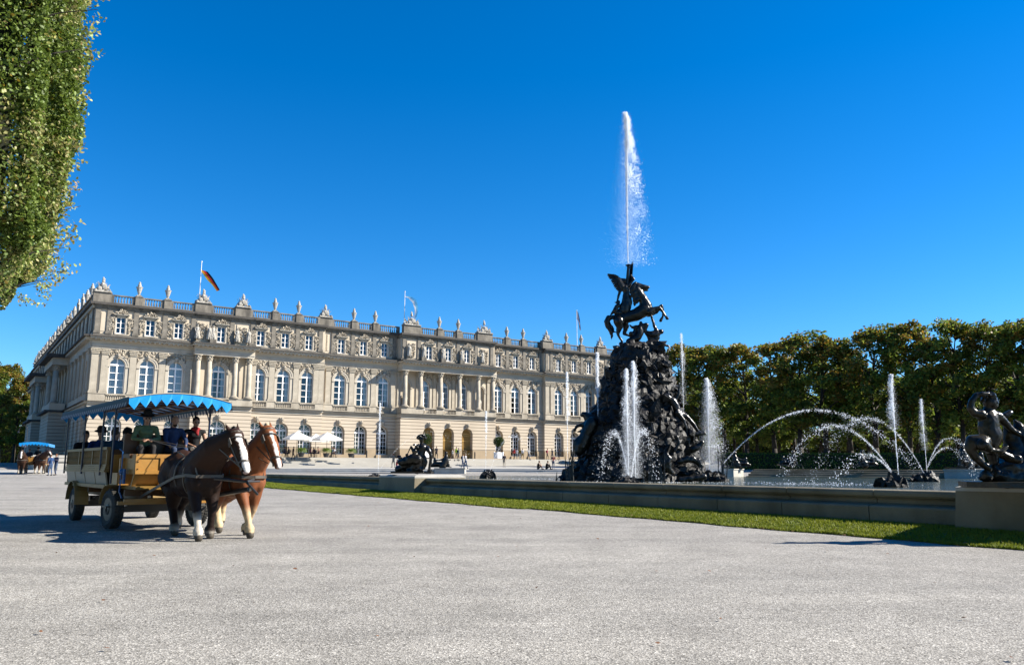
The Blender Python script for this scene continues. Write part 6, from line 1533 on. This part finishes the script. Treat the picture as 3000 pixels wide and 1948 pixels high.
horse(Tb,(.022,.010,.0065),(.042,.018,.010),(.010,.007,.006),(.95,.86,.72),.42,(.95,.06,1.60),(1.40,.24,1.82),(1.60,.30,1.54),(1.74,.34,1.24),
  [hoofed(leg_front(-.17,[(.66,-.17,.86),(.86,-.17,.50),(1.0,-.17,.15)]),.50),hoofed(leg_front(.17,[(.60,.17,.86),(.66,.17,.48),(.60,.17,.14)]),.16),
   hoofed(leg_hind(-.17,[(-.52,-.17,.84),(-.56,-.17,.50),(-.34,-.17,.15)]),.24),hoofed(leg_hind(.17,[(-.66,.17,.82),(-1.12,.17,.55),(-1.28,.17,.22)]),.42)],blaze_w=.055)
Tc=place_horse(-5.42,16.22,'chestnut draught horse with blond mane on the far side of the team',.98)
horse(Tc,(.235,.080,.030),(.27,.092,.034),(.80,.62,.42),(.85,.66,.40),.58,(1.02,.02,1.60),(1.50,-.02,1.93),(1.68,.03,1.66),(1.83,.07,1.34),
  [hoofed(leg_front(-.17,[(.68,-.16,.86),(.92,-.13,.50),(1.08,-.10,.15)])),hoofed(leg_front(.17,[(.60,.16,.86),(.58,.14,.50),(.36,.10,.14)])),
   hoofed(leg_hind(-.17,[(-.50,-.17,.84),(-.58,-.17,.52),(-.38,-.17,.16)])),hoofed(leg_hind(.17,[(-.70,.17,.82),(-1.15,.17,.58),(-1.22,.17,.28)]))],blaze_w=.032,tail_c=(.36,.22,.10))
# reins, neck yoke and chains between the team and the wagon
b=MB()
for Th,pt in ((Tb,(1.66,.3,1.33)),(Tc,(1.80,-.1,1.37))):
    bpy.context.view_layer.update()
    e=Th.matrix_world@Vector(pt); m_=Th.matrix_world@Vector((.15,0,1.64)); 
    b.path([hands,hands.lerp(m_,.5)-Vector((0,0,.05)),m_,m_.lerp(e,.5)+Vector((0,0,.02)),e],.008,5)
o=b.build('reins',m_strap); tag(o,'thin reins running from the driver to both horses','reins')
b=MB(); A=Tb.matrix_world@Vector((1.0,.05,1.08)); Bm=WM@Vector((5.55,.45,.98)); Cc=Tc.matrix_world@Vector((1.0,-.05,1.08))
b.tube(A,Bm,.025,.025,8); b.tube(Bm,Cc,.025,.025,8); b.tube(Bm-Vector((0,0,.0)),WM@Vector((5.75,.6,.75)),.022,.022,6); b.tube(Bm,WM@Vector((5.3,.8,.98)),.02,.02,6)
o=b.build('neck_yoke',m_iron); tag(o,'grey metal yoke bars joining the two horses at the chest','yoke')
# ================================================================= far carriage, visitors, cafe
def surf(x,y):
    d=Vector((x,y,0))-C0; off=d.dot(N_); s=d.dot(S_)
    if -6<s<118:
        if off<8.2: return 2.52
        if off<8.2+.62*9: return 1.35+(2.52-1.35)*(9-1-int((off-8.2)/.62)+1)/9-.0
        if off<29.7: return gz(x,min(y,118))+.03
    return gz(x,y)
def stand(u,v,Y,h,label,shirt,trous,yaw=0,group='visitors on the palace terrace',stride=.5,arms='down',**k):
    p=P(u,v,Y); z=surf(p.x,Y); seed=int(u)
    return person(TM(Vector((p.x,Y,z)),yaw),stand_pose(seed,stride,arms),label,shirt,trous,scale=h/1.76,group=group,vox=.045,**k)
stand(1153,1342,106,1.72,'woman in pale patterned dress beside a man, left of the reclining statue',(.35,.33,.28),(.33,.31,.27),2.5,female=True,hair=(.2,.04,.03))
stand(1169,1343,106,1.82,'man in dark top and jean shorts left of the reclining statue',(.02,.025,.04),(.12,.18,.28),1.2,shorts=True,hair=(.2,.15,.1),arms='mix')
stand(1162,1368,78,1.25,'child in red and pale blue behind the feet of the reclining statue',(.30,.03,.05),(.05,.07,.15),0,hat=((.5,.58,.62),'cap'),group='visitors on the palace steps')
stand(1265,1338,120,1.7,'visitor in black standing by the first golden gate',(.02,.02,.02),(.02,.02,.02),.5)
stand(1278,1338,120,1.76,'visitor in dark clothes in the shade of the first gate',(.03,.03,.05),(.02,.02,.03),-1)
stand(1326,1344,118,1.66,'woman in loose white blouse walking past the second gate',(.72,.72,.70),(.25,.20,.16),pi,female=True,shorts=True,hair=(.3,.15,.08),stride=1)
stand(1336,1344,122,1.74,'person in bright yellow safety top near the second gate',(.45,.75,.02),(.02,.02,.02),.3,hair=(.1,.1,.1))
stand(1342,1344,119,1.78,'person in teal shirt with a dark bag near the second gate',(.10,.22,.24),(.03,.04,.08),.4,bag=(.02,.02,.02))
stand(1355,1372,98,1.74,'man in white shirt with dark bag, left of the couple below the steps',(.70,.70,.74),(.05,.09,.2),.2,group='visitors on the palace steps',bag=(.02,.02,.02))
stand(1364.5,1372,97,1.78,'fair-haired man in white shirt, right of the couple below the steps',(.66,.64,.66),(.06,.10,.2),2.8,group='visitors on the palace steps',hair=(.35,.25,.18),arms='phone')
stand(1477,1365,108,1.74,'man in dark vest and beige trousers walking on the steps by the potted tree',(.04,.04,.06),(.48,.42,.33),-1.5,group='visitors on the palace steps')
stand(1506,1347,129,1.74,'person in bright red jacket and black trousers by the doorway',(.62,.02,.02),(.015,.015,.02),.7)
stand(1514,1333,133,1.74,'visitor in white shirt among those entering the door',(.72,.74,.78),(.2,.25,.3),1.4)
stand(1522,1333,134,1.80,'visitor in black top among those entering the door',(.03,.03,.05),(.5,.5,.5),1.5)
stand(1524,1342,130,1.70,'visitor with a mustard bag and pale trousers by the doorway',(.45,.30,.03),(.66,.64,.6),1.3)
stand(1531,1342,130,1.72,'visitor in white top and tan shorts by the doorway',(.62,.64,.70),(.45,.33,.12),2,shorts=True)
stand(1549,1344,130,1.68,'slim visitor in white shirt and dark jeans standing apart',(.75,.77,.82),(.03,.04,.08),3)
stand(1603,1345,130,1.72,'woman in pink top holding a red jacket',(.55,.10,.18),(.02,.02,.03),0,female=True,bag=(.6,.03,.02))
stand(1618,1344,131,1.72,'visitor in black top with a grey coat over the arm',(.03,.03,.04),(.10,.13,.20),2.5)
stand(1637,1345,131,1.70,'visitor in dark clothes with a pale bag right of the pair',(.04,.04,.06),(.03,.03,.05),.2,bag=(.4,.5,.6))
stand(1621,1373,100,1.66,'woman with long grey hair in coral top and jeans walking away',(.45,.14,.12),(.10,.15,.25),1.5,group='visitors on the palace steps',hair=(.35,.3,.25),hairlong=True,female=True)
for (u,label,sh,bare) in ((1576,'bare-shouldered person sitting on the far basin rim',(.02,.02,.02),'arms'),(1601,'person in black sitting on the far basin rim',(.015,.015,.015),False)):
    p=P(u,1374,79.0); person(TM(Vector((p.x,79.0,1.13)),.15),sit_pose('chin',.08,low=True,kn=.35),label,sh,(.02,.02,.02) if not bare else (.05,.04,.04),scale=.9,group='people sitting on the far basin rim',vox=.04,bare=bare,shorts=bool(bare),long_sleeve=not bare)
stand(146,1388,66,1.66,'adult in blue top and jeans leaning by the far carriage',(.04,.10,.25),(.10,.17,.32),2.6,group='people beside the far carriage',stride=.2,hair=(.2,.1,.05))
stand(162,1388,67,1.70,'person in dark blue jacket looking down beside the far carriage',(.02,.04,.10),(.13,.18,.28),-1.9,group='people beside the far carriage',stride=.2,arms='phone',hair=(.30,.12,.06))
# ---- far carriage, heading towards the camera
FCp=P(100,1392,72); FC=Vector((FCp.x,72,gz(FCp.x,72))); FA=radians(-66); FM=TM(FC,FA)
T=empty('horse_wagon',FC,FA,'small distant wagon with blue canopy standing left of the palace','wagon')
b=MB(); b.box(-2.6,1.6,-.9,.9,.75,.87); b.build('floor',m_wood2,T)
for s_ in (-1,1):
    b=MB(); y0,y1=sorted((s_*.88,s_*.93)); b.box(-2.6,1.6,y0,y1,.87,1.4); b.build('side_panel',m_woodd,T)
    for x in (-1.6,1.4): wheel(T,(x,s_*.86,.38))
    for x in (-2.6,-1.2,.2,1.6): b=MB(); b.tube((x,s_*.95,.87),(x,s_*.95,2.55),.025,.025,6); b.build('roof_post',m_steel,T)
b=MB(); b.box(1.6,1.66,-.85,.85,.87,1.45); b.build('front_panel',m_wood,T)
b=MB(); ys_=[-1.1+2.2*i/10 for i in range(11)]; vs=[(x,y,2.55+.16*(1-(y/1.1)**2)) for x in (-3,2.2) for y in ys_]; b.add(vs,[(j,11+j,12+j,j+1) for j in range(10)]); b.add([(v[0],v[1],v[2]-.02) for v in vs],[(j+1,12+j,11+j,j) for j in range(10)]); b.build('canopy',m_blue,T)
b=MB()
for k in range(9):
    ya,yb_=-1.1+2.2*k/9,-1.1+2.2*(k+1)/9; ym=(ya+yb_)/2; zz=2.56+.12*(1-(ym/1.1)**2); b.add([(2.2,ya,zz),(2.2,yb_,zz),(2.22,yb_,zz-.15),(2.25,ym,zz-.3),(2.22,ya,zz-.15)],[(0,1,2,3,4)])
for s_ in (-1,1): b.add([(-3,s_*1.1,2.56),(2.2,s_*1.1,2.56),(2.2,s_*1.12,2.3),(-3,s_*1.12,2.3)],[(0,1,2,3)])
b.build('zigzag_valance',m_blue,T)
def fperson(x,y,z,label,**k): person(FM@TM(Vector((x,y,z)),0),sit_pose('reins'),label,group='people riding in the far carriage',vox=.05,**k)
fperson(1.0,.25,1.35,'driver in black on the far carriage',shirt=(.02,.02,.02),trous=(.02,.02,.02),hat=((.02,.02,.02),'brim'))
fperson(.2,-.5,1.25,'passenger in dark clothes on the far carriage',shirt=(.05,.05,.08),trous=(.02,.02,.02))
for (dx,dy,yaw,label,coat) in ((3.0,-.65,.05,'brown horse with white face harnessed to the far carriage',(.05,.022,.012)),(2.9,.65,.30,'brown horse with turned head harnessed to the far carriage',(.075,.033,.018))):
    w_=FM@Vector((dx,dy,0)); T=empty('horse',w_,FA+yaw,label,'horse','two horses of the far carriage'); T.scale=(1,1,1)
    ty=0 if dy<0 else .35
    horse(T,coat,coat,(.10,.07,.05),(.6,.55,.46),.40,(.95,ty*.3,1.58),(1.28,ty,1.80),(1.50,ty*1.3,1.58),(1.64,ty*1.5,1.30),
      [hoofed(leg_front(s_*.17,[(.62,s_*.17,.86),(.63,s_*.17,.48),(.63,s_*.17,.14)])) for s_ in (-1,1)]+[hoofed(leg_hind(s_*.17,[(-.62,s_*.17,.84),(-.86,s_*.17,.52),(-.80,s_*.17,.16)])) for s_ in (-1,1)],blaze_w=.05,vox=.05,harness=True)
# ---- cafe on the terrace
def para(u,Y,label,w_=2.0,dz=0):
    p=P(u,1340,Y); z=2.52; T=empty('parasol',(p.x,Y,z),TH,label,'parasol','white square parasols on the terrace')
    b=MB(); b.tube((0,0,0),(0,0,3.0+dz),.035,.03,8); b.tube((0,0,0),(0,0,.08),.3,.3,12); b.build('pole',m_iron,T)
    b=MB(); c=[(-w_,-w_),(w_,-w_),(w_,w_),(-w_,w_)]; zt,ze=3.25+dz,2.35+dz
    for k in range(4):
        a,e=c[k],c[(k+1)%4]; m_=((a[0]+e[0])/2,(a[1]+e[1])/2); top=(0,0,zt)
        b.add([(a[0],a[1],ze),(m_[0],m_[1],ze+.03),top],[(0,1,2)]); b.add([(m_[0],m_[1],ze+.03),(e[0],e[1],ze),top],[(0,1,2)])
        b.add([(a[0],a[1],ze),(e[0],e[1],ze),(e[0]*1.01,e[1]*1.01,ze-.2),(a[0]*1.01,a[1]*1.01,ze-.2)],[(0,1,2,3)])
    b.build('canopy',M('white_awning',(1.35,1.33,1.28),.7,trans=.3),T); return T
para(868,104,'white parasol on the left above the cafe tables',1.45); para(923,112,'white parasol standing behind the other two',1.4); para(956,106.5,'white parasol on the right above the cafe tables',1.5)
b=MB(); 
def planter(u,Y,label):
    p=P(u,1340,Y); T=empty('planter',(p.x,Y,2.52),0,label,'planter','leafy planters along the terrace edge')
    b=MB(); b.lathe([(.28,0),(.42,.45),(.46,.5),(.4,.5)],(0,0,0),14); b.build('pot',m_dark_pot,T)
    r=random.Random(int(u)); vs=[];fs=[];cs=[]
    for k in range(260):
        a=r.uniform(0,2*pi); L_=r.uniform(.5,.95); w_=r.uniform(.02,.04); pts=[]
        for i in range(5):
            t=i/4; pts.append(V(cos(a)*L_*.95*t,sin(a)*L_*.95*t,.5+.75*L_*sin(t*2.3)*r.uniform(.95,1.05)-.5*t*t*L_+.2*(1-t)))
        sd=V(-sin(a),cos(a),0)*w_; n0=len(vs)
        for i,q in enumerate(pts): vs+= [q-sd*(1-i/4.2),q+sd*(1-i/4.2)]
        fs+=[(n0+2*i,n0+2*i+2,n0+2*i+3,n0+2*i+1) for i in range(4)]; c_=r.choice([(.16,.26,.03),(.10,.19,.02),(.24,.32,.05)]); cs+=[c_]*16
    link('leaves',leaves_mesh('leaves',vs,fs,cs,m_leaf),T)
m_dark_pot=M('dark_pot',(.04,.04,.04),.6)
planter(882,103,'spiky green planter under the left parasol'); planter(955,103.5,'spiky green planter under the right parasol'); planter(1028,106,'spiky green planter standing alone right of the parasols')
m_chair=M('dark_cafe_metal',(.035,.033,.032),.5,metal=.3)
def chair(u,Y,yaw,label):
    p=P(u,1340,Y); T=empty('cafe_chair',(p.x,Y,2.52),yaw,label,'chair','dark chairs of the terrace cafe')
    b=MB(); b.box(-.22,.22,-.22,.22,.43,.46); b.build('seat',m_chair,T)
    b=MB(); b.box(-.24,-.21,-.22,.22,.6,.92); b.tube((-.22,-.2,.44),(-.23,-.2,.92),.012); b.tube((-.22,.2,.44),(-.23,.2,.92),.012); b.build('backrest',m_chair,T)
    for x in (-.2,.2):
        for y in (-.2,.2): b=MB(); b.tube((x,y,.43),(x*1.1,y*1.1,0),.013); b.build('leg',m_chair,T)
    return p
def table(u,Y,label):
    p=P(u,1340,Y); T=empty('cafe_table',(p.x,Y,2.52),0,label,'table','round tables of the terrace cafe')
    b=MB(); b.lathe([(.4,.72),(.4,.75)],(0,0,0),16); b.build('tabletop',m_chair,T); b=MB(); b.lathe([(.22,0),(.03,.04),(.025,.72)],(0,0,0),8); b.build('stand',m_chair,T)
sitters=[(832,104,(.05,.05,.09),'guest in dark blue at the leftmost cafe table'),(846,105,(.03,.03,.05),'guest in black seated left of the waiter'),(908,105,(.22,.08,.12),'guest in burgundy seated between the planters'),(920,106,(.25,.12,.14),'guest in dusty pink seated between the planters'),(933,105,(.35,.2,.15),'guest in tan seated between the planters'),(971,106,(.03,.06,.12),'guest in navy seated right of the right planter'),(981,107,(.6,.6,.65),'guest in white shirt at the right end of the cafe')]
for i,(u,Y,c,l) in enumerate(sitters):
    yaw=[0,pi,.3,2.8,3.4,.2,3.0][i]; p=chair(u,Y,yaw,'dark cafe chair of the '+l.replace('seated ',''))
    person(TM(Vector((p.x,Y,2.52+.44)),yaw),sit_pose('lap',.05),l,c,(.03,.03,.05),group='guests of the terrace cafe',vox=.05,hair=[(.1,.05,.03),(.03,.02,.02),(.25,.1,.05)][i%3])
stand(858,1341,104,1.7,'waiter in black standing among the cafe tables',(.015,.015,.015),(.015,.015,.015),0,group='visitors on the palace terrace')
table(839,104.5,'small round table at the left end of the cafe'); table(914,105.6,'small round table between the planters'); table(976,106.4,'small round table at the right end of the cafe')
# ---- potted trees, bollards, railing
def potted(u,Y,label):
    p=P(u,1340,Y); T=empty('potted_tree',(p.x,Y,2.52),TH,label,'potted tree','clipped trees in white tubs'); b=MB(); b.box(-.45,.45,-.45,.45,0,.85)
    for x in (-.45,.45):
        for y in (-.45,.45): b.box(x-.06,x+.06,y-.06,y+.06,-.0,.95)
    b.build('tub',m_white,T); b=MB(); b.tube((0,0,.85),(0,0,1.9),.06,.05,8); b.build('trunk',m_bark,T)
    r=random.Random(int(u)); vs=[];fs=[];cs=[]
    for k in range(2600):
        d=V(r.gauss(0,1),r.gauss(0,1),r.gauss(0,1)).normalized(); q=V(d.x*.82,d.y*.82,d.z*.72)*(r.random()**.3)*(1+.15*noise.noise(d*3)); leafcard(vs,fs,cs,q+V(0,0,2.35),.06,tuple(c_*r.uniform(.6,1.2) for c_ in (.05,.09,.02)),r)
    link('crown',leaves_mesh('crown',vs,fs,cs,m_leaf),T)
potted(1461,116,'round clipped tree in a white tub right of the gates'); potted(1246,106,'round clipped tree behind the head of the reclining statue')
for u,Y,l in ((1074,108,'pale stone bollard left of the gates'),(1391,117,'pale stone bollard right of the third gate'),(1573,128,'pale bollard by the doors on the right')):
    p=P(u,1340,Y); T=empty('bollard',(p.x,Y,2.52),0,l,'bollard','bollards on the terrace'); b=MB(); b.lathe([(.09,0),(.09,.85),(.07,.92),(.02,.95)],(0,0,0),10); b.build('post',m_iron,T); b=MB(); b.lathe([(.13,0),(.13,.06)],(0,0,0),12); b.build('base',m_iron,T)
p0=P(165,1390,83); T=empty('metal_railing',(p0.x,83,gz(p0.x,83)),.1,'grey metal railing beside the palace wing behind the far carriage','railing')
b=MB()
for k in range(4): b.tube((k*1.0,0,0),(k*1.0,0,1.95),.03,.03,6)
b.build('posts',m_iron,T); b=MB()
for z in (.9,1.25,1.6,1.95): b.tube((0,0,z),(3.2,0,z),.025,.025,6)
b.box(0,3.2,-.3,.3,.75,.85); b.build('rails',m_iron,T)
p0=P(78,1290,86); T=empty('curved_lamp',(p0.x,86,gz(p0.x,86)),0,'thin curved street lamp at the corner of the palace wing','lamp post')
b=MB(); zt=p0.z-gz(p0.x,86)+1.6; b.path([(0,0,0),(0,0,zt-.8),(-.1,0,zt-.2),(-.4,0,zt),(-.8,0,zt-.15),(-.95,0,zt-.6)],.035,6); b.build('pole',m_iron,T); b=MB(); b.lathe([(.12,0),(.08,.2),(.02,.25)],(-.95,0,zt-.8),10); b.build('lamp_head',m_iron,T)
